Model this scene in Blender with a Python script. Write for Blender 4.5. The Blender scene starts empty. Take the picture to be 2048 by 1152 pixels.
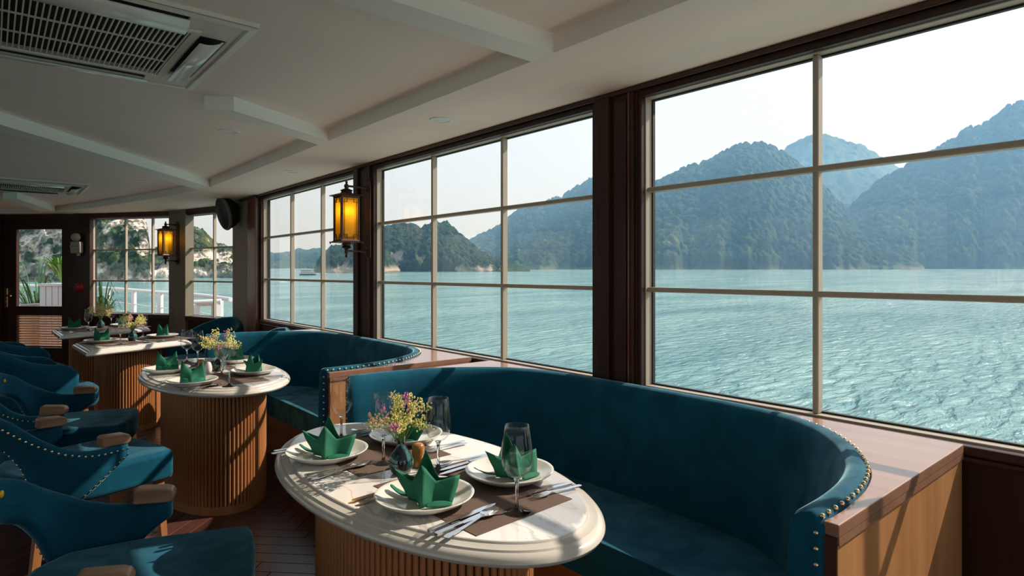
import bpy, bmesh, math, random
import numpy as np
from mathutils import Vector, Matrix, Euler
from mathutils.geometry import tessellate_polygon

S = bpy.context.scene
COL = S.collection
random.seed(7)
PI = math.pi
R = math.radians

# ---------------------------------------------------------------- camera
CAM_H = 1.35
YAW = math.atan(1039/1220.)
cam_d = bpy.data.cameras.new('camera')
cam_d.sensor_width = 36.0
cam_d.lens = 1220/2048*36
cam_d.shift_y = -32/2048
cam_d.clip_start = 0.02
cam_d.clip_end = 9000
cam = bpy.data.objects.new('camera', cam_d)
COL.objects.link(cam)
cam.location = (0, 0, CAM_H)
cam.rotation_euler = (PI/2, 0, -YAW)
S.camera = cam

# ---------------------------------------------------------------- exposure, world, sun
S.view_settings.view_transform = 'Standard'
S.view_settings.look = 'None'
S.view_settings.gamma = 1.0
S.view_settings.use_curve_mapping = False
S.view_settings.exposure = 0.72
S.cycles.max_bounces = 9
S.cycles.diffuse_bounces = 5
S.cycles.glossy_bounces = 4
S.cycles.transmission_bounces = 6
S.cycles.transparent_max_bounces = 24
S.cycles.volume_bounces = 0
S.cycles.caustics_reflective = False
S.cycles.caustics_refractive = False
S.cycles.sample_clamp_indirect = 4.0
S.cycles.use_denoising = True

SUN_TO = Vector((1.0, -0.36, 0.85)).normalized()
world = bpy.data.worlds.new('sky')
S.world = world
world.use_nodes = True
wn = world.node_tree
wn.nodes.clear()
w_out = wn.nodes.new('ShaderNodeOutputWorld')
w_bg = wn.nodes.new('ShaderNodeBackground')
w_bg.inputs['Strength'].default_value = 1.0
w_tc = wn.nodes.new('ShaderNodeTexCoord')
w_sep = wn.nodes.new('ShaderNodeSeparateXYZ')
wn.links.new(w_tc.outputs['Generated'], w_sep.inputs[0])
w_ramp = wn.nodes.new('ShaderNodeValToRGB')
w_ramp.color_ramp.elements[0].position = 0.0
w_ramp.color_ramp.elements[0].color = (0.51, 0.58, 0.67, 1)
w_ramp.color_ramp.elements[1].position = 0.75
w_ramp.color_ramp.elements[1].color = (0.36, 0.52, 0.78, 1)
_e = w_ramp.color_ramp.elements.new(0.28)
_e.color = (0.50, 0.59, 0.72, 1)
wn.links.new(w_sep.outputs['Z'], w_ramp.inputs[0])
# hazy brightening of the sky around the sun
w_dot = wn.nodes.new('ShaderNodeVectorMath'); w_dot.operation = 'DOT_PRODUCT'
wn.links.new(w_tc.outputs['Generated'], w_dot.inputs[0])
w_dot.inputs[1].default_value = SUN_TO
w_map = wn.nodes.new('ShaderNodeMapRange')
w_map.inputs[1].default_value = 0.15; w_map.inputs[2].default_value = 1.0
w_map.inputs[3].default_value = 0.0; w_map.inputs[4].default_value = 0.75
wn.links.new(w_dot.outputs['Value'], w_map.inputs[0])
w_noise = wn.nodes.new('ShaderNodeTexNoise')
w_noise.inputs['Scale'].default_value = 3.0
w_noise.inputs['Detail'].default_value = 4.0
wn.links.new(w_tc.outputs['Generated'], w_noise.inputs['Vector'])
w_nm = wn.nodes.new('ShaderNodeMapRange')
w_nm.inputs[1].default_value = 0.35; w_nm.inputs[2].default_value = 0.75
w_nm.inputs[3].default_value = 0.0; w_nm.inputs[4].default_value = 0.18
wn.links.new(w_noise.outputs[0], w_nm.inputs[0])
w_ad = wn.nodes.new('ShaderNodeMath'); w_ad.operation = 'ADD'
wn.links.new(w_map.outputs[0], w_ad.inputs[0]); wn.links.new(w_nm.outputs[0], w_ad.inputs[1])
w_mix = wn.nodes.new('ShaderNodeMixRGB')
wn.links.new(w_ad.outputs[0], w_mix.inputs[0])
wn.links.new(w_ramp.outputs[0], w_mix.inputs[1])
w_mix.inputs[2].default_value = (0.72, 0.75, 0.79, 1)
wn.links.new(w_mix.outputs[0], w_bg.inputs['Color'])
wn.links.new(w_bg.outputs[0], w_out.inputs[0])

sun_d = bpy.data.lights.new('sun', 'SUN')
sun_d.energy = 4.0
sun_d.angle = R(0.55)
sun_d.color = (1.0, 0.92, 0.82)
sun = bpy.data.objects.new('sun', sun_d)
COL.objects.link(sun)
sun.location = (20, -8, 25)
sun.rotation_euler = SUN_TO.to_track_quat('Z', 'Y').to_euler()

# ---------------------------------------------------------------- materials
def mat(name):
    m = bpy.data.materials.new(name)
    m.use_nodes = True
    return m, m.node_tree, m.node_tree.nodes['Principled BSDF']

def lk(t, a, b): t.links.new(a, b)

def simple(name, col, rough=0.5, metal=0.0, spec=0.5, var=0.0, scale=8.0, bump=0.0, stretch=(1, 1, 1), col2=None, coat=0.0, detail=5.0):
    m, t, p = mat(name)
    p.inputs['Base Color'].default_value = (*col, 1)
    p.inputs['Roughness'].default_value = rough
    p.inputs['Metallic'].default_value = metal
    p.inputs['Specular IOR Level'].default_value = spec
    p.inputs['Coat Weight'].default_value = coat
    p.inputs['Coat Roughness'].default_value = 0.12
    if var > 0 or bump > 0 or col2:
        tc = t.nodes.new('ShaderNodeTexCoord')
        mp = t.nodes.new('ShaderNodeMapping')
        mp.inputs['Scale'].default_value = stretch
        lk(t, tc.outputs['Object'], mp.inputs[0])
        n = t.nodes.new('ShaderNodeTexNoise')
        n.inputs['Scale'].default_value = scale
        n.inputs['Detail'].default_value = detail
        lk(t, mp.outputs[0], n.inputs['Vector'])
        if var > 0 or col2:
            r = t.nodes.new('ShaderNodeValToRGB')
            c2 = col2 or tuple(c*(1+var) for c in col)
            c1 = col if col2 else tuple(c*(1-var) for c in col)
            r.color_ramp.elements[0].position = 0.32
            r.color_ramp.elements[0].color = (*c1, 1)
            r.color_ramp.elements[1].position = 0.68
            r.color_ramp.elements[1].color = (*c2, 1)
            lk(t, n.outputs[0], r.inputs[0])
            lk(t, r.outputs[0], p.inputs['Base Color'])
        if bump > 0:
            b = t.nodes.new('ShaderNodeBump')
            b.inputs['Strength'].default_value = bump
            b.inputs['Distance'].default_value = 0.01
            lk(t, n.outputs[0], b.inputs['Height'])
            lk(t, b.outputs[0], p.inputs['Normal'])
    return m

def wood(name, c1, c2, rough, axis='Z', scale=14, coat=0.0, spec=0.5):
    st = {'X': (.12, 1, 1), 'Y': (1, .12, 1), 'Z': (1, 1, .12)}[axis]
    return simple(name, c1, rough, col2=c2, scale=scale, stretch=st, bump=0.04, coat=coat, spec=spec)

M = {}
M['dark_wood'] = wood('dark_mahogany', (.024, .0085, .0050), (.050, .018, .010), .42, 'Z', coat=.05, spec=.3)
M['dark_wood_y'] = wood('dark_mahogany_rail', (.030, .011, .006), (.060, .022, .011), .38, 'Y', coat=.10, spec=.35)
M['red_wood'] = wood('red_mahogany', (.12, .034, .018), (.19, .060, .028), .3, 'Z', coat=.3)
M['grey_wood'] = wood('grey_laminate', (.18, .155, .115), (.22, .19, .14), .5, 'Z')
M['ledge'] = wood('ledge_veneer', (.30, .155, .10), (.37, .205, .14), .25, 'Y', coat=.5)
M['panel'] = wood('panel_veneer', (.40, .185, .075), (.54, .27, .115), .35, 'Z', scale=16, coat=.15)
M['edge_wood'] = wood('dark_edge', (.045, .018, .012), (.065, .026, .016), .35, 'Z')
M['base_wood'] = wood('plinth_veneer', (.30, .11, .035), (.38, .15, .05), .4, 'Y')
M['flute'] = wood('fluted_walnut', (.33, .135, .048), (.45, .195, .072), .42, 'Z', scale=18)
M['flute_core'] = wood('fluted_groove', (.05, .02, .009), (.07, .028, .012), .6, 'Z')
M['cap_wood'] = wood('walnut_cap', (.24, .135, .075), (.40, .245, .145), .38, 'X', scale=26)
M['leg_wood'] = wood('leg_walnut', (.27, .11, .04), (.36, .155, .06), .35, 'Z')
M['ceiling'] = simple('ceiling_paint', (.92, .81, .745), .7, var=.02, scale=2)
M['beam'] = simple('beam_paint', (.90, .87, .83), .65)
M['ac_white'] = simple('air_conditioner_plastic', (.80, .79, .72), .38)
M['ac_dark'] = simple('air_conditioner_inside', (.02, .02, .02), .8)
M['ac_flap'] = simple('flap_plastic', (.78, .77, .74), .22, coat=.5)
M['lamp_white'] = simple('lamp_rim', (.82, .81, .76), .4)
M['lamp_glass'] = simple('lamp_diffuser', (.72, .72, .70), .3)
M['alu'] = simple('painted_metal', (.40, .35, .28), .4, spec=.5)
M['alu_white'] = simple('white_metal', (.62, .60, .56), .35)
M['gasket'] = simple('rubber_gasket', (.012, .012, .012), .6)
M['brass'] = simple('brass', (.85, .60, .28), .22, metal=1.0)
M['nail'] = simple('antique_brass', (.80, .66, .40), .22, metal=1.0)
M['steel'] = simple('stainless_steel', (.72, .70, .68), .16, metal=1.0)
M['bronze'] = simple('bronze_metal', (.065, .032, .024), .4, metal=.55, var=.2, scale=30)
M['porcelain'] = simple('glazed_stoneware', (.70, .68, .62), .16, coat=.4)
M['stone'] = simple('cream_stone_edge', (.60, .57, .52), .22, var=.04, scale=9, coat=.3)
M['mat'] = simple('woven_placemat', (.115, .072, .055), .75, var=.15, scale=420, detail=1)
M['napkin'] = simple('green_cotton', (.002, .125, .066), .8, var=.12, scale=700, detail=2, bump=.08)
M['ochre'] = simple('ochre_glaze', (.36, .15, .03), .22, var=.15, scale=30, coat=.4)
M['white_glaze'] = simple('white_glaze', (.78, .76, .72), .2, coat=.4)
M['button'] = simple('yellow_button', (.80, .52, .02), .35)
M['black'] = simple('black_plastic', (.012, .012, .013), .42)
M['speaker_grey'] = simple('speaker_grille', (.17, .155, .13), .5)
M['beige_plastic'] = simple('beige_plastic', (.42, .36, .29), .4)
M['red'] = simple('red_enamel', (.34, .015, .02), .35)
M['white_paint'] = simple('white_boat_paint', (.80, .80, .80), .4)
M['bounce_cream'] = simple('deck_bounce_cream', (.80, .71, .60), .5)  # cream picked so the unseen added decks bounce warm light inside
M['teak'] = wood('deck_teak', (.30, .17, .09), (.40, .24, .13), .6, 'Y')
M['hull_brown'] = simple('brown_coaming', (.13, .06, .04), .5)
M['stem_green'] = simple('flower_stem', (.13, .20, .03), .6)
M['blossom'] = simple('pale_yellow_blossom', (.85, .78, .36), .7, col2=(.62, .60, .16), scale=90)
M['pink'] = simple('pink_blossom', (.80, .30, .55), .7, col2=(.62, .18, .42), scale=90)
M['leaf'] = simple('frond', (.10, .24, .03), .5, col2=(.22, .38, .06), scale=6)
M['leaf_dark'] = simple('dark_frond', (.03, .10, .035), .5, col2=(.06, .16, .05), scale=6)
M['wicker'] = simple('pale_wicker', (.62, .55, .46), .7, var=.12, scale=60)
M['dark_void'] = simple('boat_window', (.03, .05, .07), .25)
M['boat_white'] = simple('boat_topside', (.75, .72, .66), .5)
M['boat_hull'] = simple('boat_hull_paint', (.06, .07, .09), .5)

def velvet(name, c):
    m, t, p = mat(name)
    tc = t.nodes.new('ShaderNodeTexCoord')
    n = t.nodes.new('ShaderNodeTexNoise'); n.inputs['Scale'].default_value = 7; n.inputs['Detail'].default_value = 6; n.inputs['Distortion'].default_value = .8
    lk(t, tc.outputs['Object'], n.inputs['Vector'])
    r = t.nodes.new('ShaderNodeValToRGB')
    r.color_ramp.elements[0].position = .35; r.color_ramp.elements[0].color = (*[v*.80 for v in c], 1)
    r.color_ramp.elements[1].position = .72; r.color_ramp.elements[1].color = (*[v*1.22 for v in c], 1)
    lk(t, n.outputs[0], r.inputs[0]); lk(t, r.outputs[0], p.inputs['Base Color'])
    p.inputs['Roughness'].default_value = .85
    p.inputs['Specular IOR Level'].default_value = .15
    mr = t.nodes.new('ShaderNodeMapRange')
    mr.inputs[1].default_value = .35; mr.inputs[2].default_value = .7; mr.inputs[3].default_value = .25; mr.inputs[4].default_value = .8
    lk(t, n.outputs[0], mr.inputs[0]); lk(t, mr.outputs[0], p.inputs['Sheen Weight'])
    p.inputs['Sheen Roughness'].default_value = .38
    p.inputs['Sheen Tint'].default_value = (.42, .76, .90, 1)
    return m
M['velvet'] = velvet('teal_velvet', (.0013, .074, .132))

def thin_glass(name, tint, ior=1.45, rough=0.0, scale=1.0):
    m = bpy.data.materials.new(name); m.use_nodes = True
    t = m.node_tree; t.nodes.clear()
    o = t.nodes.new('ShaderNodeOutputMaterial')
    tr = t.nodes.new('ShaderNodeBsdfTransparent'); tr.inputs[0].default_value = (*tint, 1)
    gl = t.nodes.new('ShaderNodeBsdfGlossy'); gl.inputs['Roughness'].default_value = rough
    fr = t.nodes.new('ShaderNodeFresnel'); fr.inputs[0].default_value = ior
    mx = t.nodes.new('ShaderNodeMixShader')
    mu = t.nodes.new('ShaderNodeMath'); mu.operation = 'MULTIPLY'; mu.inputs[1].default_value = scale; mu.use_clamp = True
    ge = t.nodes.new('ShaderNodeNewGeometry')
    mr = t.nodes.new('ShaderNodeMapRange'); mr.inputs[3].default_value = ior; mr.inputs[4].default_value = 1/ior
    lk(t, ge.outputs['Backfacing'], mr.inputs[0]); lk(t, mr.outputs[0], fr.inputs[0])
    lk(t, fr.outputs[0], mu.inputs[0]); lk(t, mu.outputs[0], mx.inputs[0])
    lk(t, tr.outputs[0], mx.inputs[1]); lk(t, gl.outputs[0], mx.inputs[2])
    lk(t, mx.outputs[0], o.inputs[0])
    return m
M['glass'] = thin_glass('window_glass', (.985, .99, .99), 1.45, 0, 1.0)
M['wine_glass'] = thin_glass('drinking_glass', (.992, .994, .994), 1.45, 0.0, .8)
m, t, p = mat('solid_glass')
p.inputs['Transmission Weight'].default_value = 1.0
p.inputs['IOR'].default_value = 1.5
p.inputs['Roughness'].default_value = 0.0
p.inputs['Base Color'].default_value = (.97, .98, .98, 1)
M['solid_glass'] = m

def amber():
    m = bpy.data.materials.new('amber_glass'); m.use_nodes = True
    t = m.node_tree; t.nodes.clear()
    o = t.nodes.new('ShaderNodeOutputMaterial')
    a = t.nodes.new('ShaderNodeBsdfTranslucent'); a.inputs[0].default_value = (.95, .74, .16, 1)
    b = t.nodes.new('ShaderNodeBsdfTransparent'); b.inputs[0].default_value = (.9, .68, .16, 1)
    c = t.nodes.new('ShaderNodeBsdfDiffuse'); c.inputs[0].default_value = (.75, .48, .06, 1)
    x = t.nodes.new('ShaderNodeMixShader'); x.inputs[0].default_value = .22
    y = t.nodes.new('ShaderNodeMixShader'); y.inputs[0].default_value = .25
    lk(t, a.outputs[0], x.inputs[1]); lk(t, b.outputs[0], x.inputs[2])
    lk(t, x.outputs[0], y.inputs[1]); lk(t, c.outputs[0], y.inputs[2])
    lk(t, y.outputs[0], o.inputs[0])
    return m
M['amber'] = amber()
m, t, p = mat('bulb_light')
p.inputs['Base Color'].default_value = (1, .8, .5, 1)
p.inputs['Emission Color'].default_value = (1, .72, .32, 1)
p.inputs['Emission Strength'].default_value = 14
M['bulb'] = m

def marble():
    m, t, p = mat('veined_marble')
    tc = t.nodes.new('ShaderNodeTexCoord')
    def vein(scale, dist, lo, hi, seed, rot):
        mp = t.nodes.new('ShaderNodeMapping'); mp.inputs['Location'].default_value = (seed, seed*.7, 0)
        mp.inputs['Rotation'].default_value = (0, 0, rot); mp.inputs['Scale'].default_value = (1, .45, 1)
        lk(t, tc.outputs['Object'], mp.inputs[0])
        n = t.nodes.new('ShaderNodeTexNoise'); n.inputs['Scale'].default_value = scale; n.inputs['Detail'].default_value = 6; n.inputs['Distortion'].default_value = dist
        lk(t, mp.outputs[0], n.inputs['Vector'])
        s_ = t.nodes.new('ShaderNodeMath'); s_.operation = 'SUBTRACT'; s_.inputs[1].default_value = .5
        lk(t, n.outputs[0], s_.inputs[0])
        a_ = t.nodes.new('ShaderNodeMath'); a_.operation = 'ABSOLUTE'; lk(t, s_.outputs[0], a_.inputs[0])
        r = t.nodes.new('ShaderNodeMapRange'); r.inputs[1].default_value = lo; r.inputs[2].default_value = hi; r.inputs[3].default_value = 1; r.inputs[4].default_value = 0
        lk(t, a_.outputs[0], r.inputs[0])
        return r.outputs[0]
    v1 = vein(4.2, 1.0, .0, .014, 3.1, .5)
    # broad grey patches
    mp = t.nodes.new('ShaderNodeMapping'); mp.inputs['Location'].default_value = (.33, .1, 0); mp.inputs['Rotation'].default_value = (0, 0, .6); mp.inputs['Scale'].default_value = (1, .5, 1)
    lk(t, tc.outputs['Object'], mp.inputs[0])
    n = t.nodes.new('ShaderNodeTexNoise'); n.inputs['Scale'].default_value = 3.4; n.inputs['Detail'].default_value = 5; n.inputs['Distortion'].default_value = .5
    lk(t, mp.outputs[0], n.inputs['Vector'])
    r2 = t.nodes.new('ShaderNodeMapRange'); r2.inputs[1].default_value = .605; r2.inputs[2].default_value = .635; r2.inputs[3].default_value = 0; r2.inputs[4].default_value = .85
    gm = t.nodes.new('ShaderNodeVectorMath'); gm.operation = 'DISTANCE'; gm.inputs[1].default_value = (.16, -.50, .74)
    lk(t, tc.outputs['Object'], gm.inputs[0])
    gr = t.nodes.new('ShaderNodeMapRange'); gr.inputs[1].default_value = .05; gr.inputs[2].default_value = .34; gr.inputs[3].default_value = .17; gr.inputs[4].default_value = -.02
    lk(t, gm.outputs['Value'], gr.inputs[0])
    ga = t.nodes.new('ShaderNodeMath'); lk(t, n.outputs[0], ga.inputs[0]); lk(t, gr.outputs[0], ga.inputs[1])
    lk(t, ga.outputs[0], r2.inputs[0])
    mx = t.nodes.new('ShaderNodeMixRGB'); mx.inputs[1].default_value = (.80, .78, .745, 1); mx.inputs[2].default_value = (.43, .425, .44, 1)
    lk(t, r2.outputs[0], mx.inputs[0])
    mv = t.nodes.new('ShaderNodeMath'); mv.operation = 'MULTIPLY'; mv.inputs[1].default_value = .55; lk(t, v1, mv.inputs[0])
    m2 = t.nodes.new('ShaderNodeMixRGB'); m2.inputs[2].default_value = (.34, .32, .31, 1)
    lk(t, mx.outputs[0], m2.inputs[1]); lk(t, mv.outputs[0], m2.inputs[0])
    lk(t, m2.outputs[0], p.inputs['Base Color'])
    p.inputs['Roughness'].default_value = .08
    p.inputs['Specular IOR Level'].default_value = .55
    return m
M['marble'] = marble()

def vase_mat():
    m, t, p = mat('marbled_glass_vase')
    tc = t.nodes.new('ShaderNodeTexCoord')
    mp = t.nodes.new('ShaderNodeMapping'); mp.inputs['Scale'].default_value = (1, 1, .3)
    lk(t, tc.outputs['Object'], mp.inputs[0])
    n = t.nodes.new('ShaderNodeTexNoise'); n.inputs['Scale'].default_value = 55; n.inputs['Detail'].default_value = 2; n.inputs['Distortion'].default_value = 1
    lk(t, mp.outputs[0], n.inputs['Vector'])
    r = t.nodes.new('ShaderNodeValToRGB')
    r.color_ramp.elements[0].position = .42; r.color_ramp.elements[0].color = (.006, .008, .018, 1)
    r.color_ramp.elements[1].position = .62; r.color_ramp.elements[1].color = (.02, .13, .11, 1)
    lk(t, n.outputs[0], r.inputs[0]); lk(t, r.outputs[0], p.inputs['Base Color'])
    p.inputs['Roughness'].default_value = .06
    p.inputs['Coat Weight'].default_value = .8
    return m
M['vase'] = vase_mat()

def floor_mat():
    m, t, p = mat('merbau_floorboards')
    oi = t.nodes.new('ShaderNodeObjectInfo')
    tc = t.nodes.new('ShaderNodeTexCoord')
    mp = t.nodes.new('ShaderNodeMapping'); mp.inputs['Scale'].default_value = (.2, 1.5, 1)
    lk(t, tc.outputs['Object'], mp.inputs[0])
    n = t.nodes.new('ShaderNodeTexNoise'); n.inputs['Scale'].default_value = 22; n.inputs['Detail'].default_value = 6
    lk(t, mp.outputs[0], n.inputs['Vector'])
    a = t.nodes.new('ShaderNodeMath'); a.operation = 'MULTIPLY_ADD'; a.inputs[1].default_value = .45; lk(t, oi.outputs['Random'], a.inputs[0]); lk(t, n.outputs[0], a.inputs[2])
    r = t.nodes.new('ShaderNodeValToRGB')
    r.color_ramp.elements[0].position = .3; r.color_ramp.elements[0].color = (.030, .011, .009, 1)
    r.color_ramp.elements[1].position = 1.0; r.color_ramp.elements[1].color = (.095, .036, .026, 1)
    lk(t, a.outputs[0], r.inputs[0]); lk(t, r.outputs[0], p.inputs['Base Color'])
    p.inputs['Roughness'].default_value = .32
    p.inputs['Coat Weight'].default_value = .25
    p.inputs['Coat Roughness'].default_value = .2
    return m
M['floor'] = floor_mat()

# ---------------------------------------------------------------- mesh helpers
class MB:
    def __init__(s): s.v = []; s.f = []
    def add(s, vs, fs):
        o = len(s.v); s.v += [tuple(v) for v in vs]; s.f += [tuple(i+o for i in f) for f in fs]; return s
    def box(s, x0, x1, y0, y1, z0, z1):
        vs = [(x, y, z) for z in (z0, z1) for y in (y0, y1) for x in (x0, x1)]
        return s.add(vs, [(0, 2, 3, 1), (4, 5, 7, 6), (0, 1, 5, 4), (2, 6, 7, 3), (0, 4, 6, 2), (1, 3, 7, 5)])
    def prism(s, poly, z0, z1):
        n = len(poly)
        a = sum(poly[i][0]*poly[(i+1) % n][1]-poly[(i+1) % n][0]*poly[i][1] for i in range(n))
        if a < 0: poly = poly[::-1]
        vs = [(p[0], p[1], z0) for p in poly]+[(p[0], p[1], z1) for p in poly]
        tri = tessellate_polygon([[Vector((p[0], p[1], 0)) for p in poly]])
        fs = []
        for t3 in tri:
            i, j, k = t3
            cr = (poly[j][0]-poly[i][0])*(poly[k][1]-poly[i][1])-(poly[j][1]-poly[i][1])*(poly[k][0]-poly[i][0])
            if cr < 0: j, k = k, j
            fs.append((i+n, j+n, k+n)); fs.append((i, k, j))
        for i in range(n):
            j = (i+1) % n
            fs.append((i, j, j+n, i+n))
        return s.add(vs, fs)
    def lathe(s, prof, n=24, c=(0, 0, 0), a0=0.0):
        vs = []; fs = []; idx = []
        for r, z in prof:
            if r < 1e-6:
                idx.append([len(vs)]); vs.append((c[0], c[1], c[2]+z))
            else:
                idx.append(list(range(len(vs), len(vs)+n)))
                vs += [(c[0]+r*math.cos(a0+2*PI*i/n), c[1]+r*math.sin(a0+2*PI*i/n), c[2]+z) for i in range(n)]
        for a, b in zip(idx[:-1], idx[1:]):
            for i in range(n):
                j = (i+1) % n
                if len(a) == 1 and len(b) == 1: continue
                if len(a) == 1: fs.append((a[0], b[j], b[i]))
                elif len(b) == 1: fs.append((a[i], a[j], b[0]))
                else: fs.append((a[i], a[j], b[j], b[i]))
        return s.add(vs, fs)
    def tube(s, pts, r, n=8, cap=True):
        pts = [Vector(p) for p in pts]; rs = r if isinstance(r, (list, tuple)) else [r]*len(pts)
        vs = []; fs = []; up = Vector((0, 0, 1))
        for i, p in enumerate(pts):
            d = (pts[min(i+1, len(pts)-1)]-pts[max(i-1, 0)]).normalized()
            u = up if abs(d.dot(up)) < .95 else Vector((1, 0, 0))
            a = d.cross(u).normalized(); b = d.cross(a).normalized()
            for k in range(n):
                q = 2*PI*k/n
                vs.append(p+(a*math.cos(q)+b*math.sin(q))*rs[i])
        for i in range(len(pts)-1):
            for k in range(n):
                j = (k+1) % n
                fs.append((i*n+k, i*n+j, (i+1)*n+j, (i+1)*n+k))
        if cap:
            fs.append(tuple(range(n))[::-1]); fs.append(tuple(range((len(pts)-1)*n, len(pts)*n)))
        return s.add(vs, fs)
    def grid(s, P, nu, nv, closed_u=False):
        """P row-major [nu][nv] list of points"""
        fs = []
        for i in range(nu if closed_u else nu-1):
            i2 = (i+1) % nu
            for j in range(nv-1):
                fs.append((i*nv+j, i2*nv+j, i2*nv+j+1, i*nv+j+1))
        return s.add(P, fs)
    def ell(s, c, r, n=10, m=6):
        prof = [(math.sin(PI*i/m), -math.cos(PI*i/m)) for i in range(m+1)]
        b = MB().lathe([(max(q[0], 0 if 0 < k < m else 0), q[1]) for k, q in enumerate(prof)], n)
        r = r if isinstance(r, (tuple, list)) else (r, r, r)
        return s.add([(c[0]+v[0]*r[0], c[1]+v[1]*r[1], c[2]+v[2]*r[2]) for v in b.v], b.f)
    def xf(s, mtx):
        s.v = [tuple(mtx @ Vector(v)) for v in s.v]; return s
    def join(s, o): return s.add(o.v, o.f)
    def mesh(s, name):
        me = bpy.data.meshes.new(name)
        me.from_pydata(s.v, [], s.f)
        me.update()
        return me

def put(o, parent=None):
    COL.objects.link(o)
    if parent is not None: o.parent = parent
    return o

def obj(name, mb, m, parent=None, loc=(0, 0, 0), rot=(0, 0, 0), smooth=False, bevel=0.0, seg=2, subsurf=0, solid=0.0, fixn=False, angle=40):
    me = mb if isinstance(mb, bpy.types.Mesh) else mb.mesh(name)
    if fixn:
        bm = bmesh.new(); bm.from_mesh(me); bmesh.ops.remove_doubles(bm, verts=bm.verts, dist=1e-6)
        bmesh.ops.recalc_face_normals(bm, faces=bm.faces); bm.to_mesh(me); bm.free()
    if m is not None and not me.materials: me.materials.append(m)
    o = bpy.data.objects.new(name, me)
    o.location = loc; o.rotation_euler = rot
    put(o, parent)
    if solid:
        q = o.modifiers.new('solidify', 'SOLIDIFY'); q.thickness = solid; q.offset = 0
    if bevel:
        q = o.modifiers.new('bevel', 'BEVEL'); q.width = bevel; q.segments = seg; q.limit_method = 'ANGLE'; q.angle_limit = R(35)
    if subsurf:
        q = o.modifiers.new('subsurf', 'SUBSURF'); q.levels = subsurf; q.render_levels = subsurf
    if smooth:
        me.polygons.foreach_set('use_smooth', [True]*len(me.polygons))
        if not subsurf:
            try: me.set_sharp_from_angle(angle=R(angle))
            except Exception: pass
    return o

def thing(name, label, cat, loc=(0, 0, 0), rz=0.0, group=None):
    o = bpy.data.objects.new(name, None); o.empty_display_size = .05
    o.location = loc; o.rotation_euler = (0, 0, rz); put(o)
    o['label'] = label; o['category'] = cat
    if group: o['group'] = group
    return o

def tag(o, label, cat, group=None):
    o['label'] = label; o['category'] = cat
    if group: o['group'] = group
    return o

def struct(o, label=None):
    o['kind'] = 'structure'
    if label: o['label'] = label
    return o

def dup(root, loc, rz, label, group=None):
    r = root.copy(); COL.objects.link(r); r.location = loc
    r.rotation_euler = (0, 0, rz); r['label'] = label
    if group: r['group'] = group
    for ch in root.children:
        c = ch.copy(); COL.objects.link(c); c.parent = r
        for g in ch.children:
            d = g.copy(); COL.objects.link(d); d.parent = c
    return r

def catmull(pts, n):
    """n samples evenly spaced along a smooth curve through pts"""
    P = [np.array(p, float) for p in pts]
    P = [2*P[0]-P[1]]+P+[2*P[-1]-P[-2]]
    out = []
    for i in range(1, len(P)-2):
        for k in range(16):
            t = k/16.
            a, b, c, d = P[i-1], P[i], P[i+1], P[i+2]
            out.append(.5*((2*b)+(c-a)*t+(2*a-5*b+4*c-d)*t*t+(3*b-a-3*c+d)*t**3))
    out.append(P[-2]); out = np.array(out)
    L = np.r_[0, np.cumsum(np.linalg.norm(np.diff(out, axis=0), axis=1))]
    s_ = np.linspace(0, L[-1], n)
    return np.stack([np.interp(s_, L, out[:, k]) for k in range(out.shape[1])], 1), L[-1]

def instance(src, name, parent, loc, rot=(0, 0, 0)):
    o = src.copy(); o.name = name; COL.objects.link(o); o.parent = parent; o.location = loc; o.rotation_euler = rot
    return o

# ================================================================ the room
SOF, CEIL = 2.14, 2.21
WX = 2.07            # inner face of the posts on the window side
B = [(2.2, 7.3), (1.855, 8.54), (1.75, 8.89), (1.0, 9.98), (.86, 10.13), (.06, 10.98), (-.55, 11.25)]
CX = -.55
LX = 2*CX-2.09       # left wall
YB = -2.4            # back wall

def mir(p): return (2*CX-p[0], p[1])

outline = [(2.3, YB), (2.3, 7.3)] + B[1:] + [mir(p) for p in B[:-1][::-1]] + [(LX-.2, YB)]

# floor: dark base with herringbone boards laid on it
outline_floor = [(2.3, YB), (2.3, 7.3)]+[(p[0]+.09, p[1]+.07) for p in B[1:-1]]+[(B[-1][0], B[-1][1]+.1)]+[(2*CX-p[0]-.09, p[1]+.07) for p in B[1:-1][::-1]]+[mir(B[0]), (LX-.2, YB)]
fb = MB().prism(outline_floor, -.12, -.012)
floor = struct(obj('floor', fb, M['floor']))
PW, PL = .088, .44
plank_me = None
bmk = MB().box(-PL/2+.001, PL/2-.001, -PW/2+.001, PW/2-.001, -.012, 0)
plank_me = bmk.mesh('floorboard'); plank_me.materials.append(M['floor'])
bm = bmesh.new(); bm.from_mesh(plank_me)
bmesh.ops.bevel(bm, geom=[e for e in bm.edges if all(v.co.z > -.001 for v in e.verts)], offset=.0018, segments=1, affect='EDGES')
bm.to_mesh(plank_me); bm.free()
boards = []
nL = int(PL/PW)
rng = random.Random(3)
e1 = Vector((math.cos(R(5)), math.sin(R(5)))); e1 = Vector((math.sin(YAW+R(5)), math.cos(YAW+R(5)))); e2 = Vector((-e1.y, e1.x))
for i in range(-90, 130):
    for j in range(-14, 15):
        # herringbone lattice in units of the board width
        a = i+j*nL; b = i-j*nL
        for k in (0, 1):
            if k == 0: cx, cy, rot = a+nL/2., b+.5, 0
            else: cx, cy, rot = a+.5, b+1+nL/2., 1
            p = e1*(cx*PW)+e2*(cy*PW)
            ang = math.atan2(e1.y, e1.x)+(PI/2 if rot else 0)
            boards.append((p.x, p.y, ang))
def bkey(b):
    return math.hypot(b[0], b[1])
sel = [b for b in boards if -.25 < b[0] < 1.75 and 1.55 < b[1] < 8.3 and
       (b[0] < .95 or b[1] > 5.0 or 2.3 < b[1] < 3.7 or b[0] < 1.75)]
sel.sort(key=bkey)
rest = sel[290:]
sel = sel[:290]
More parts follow.
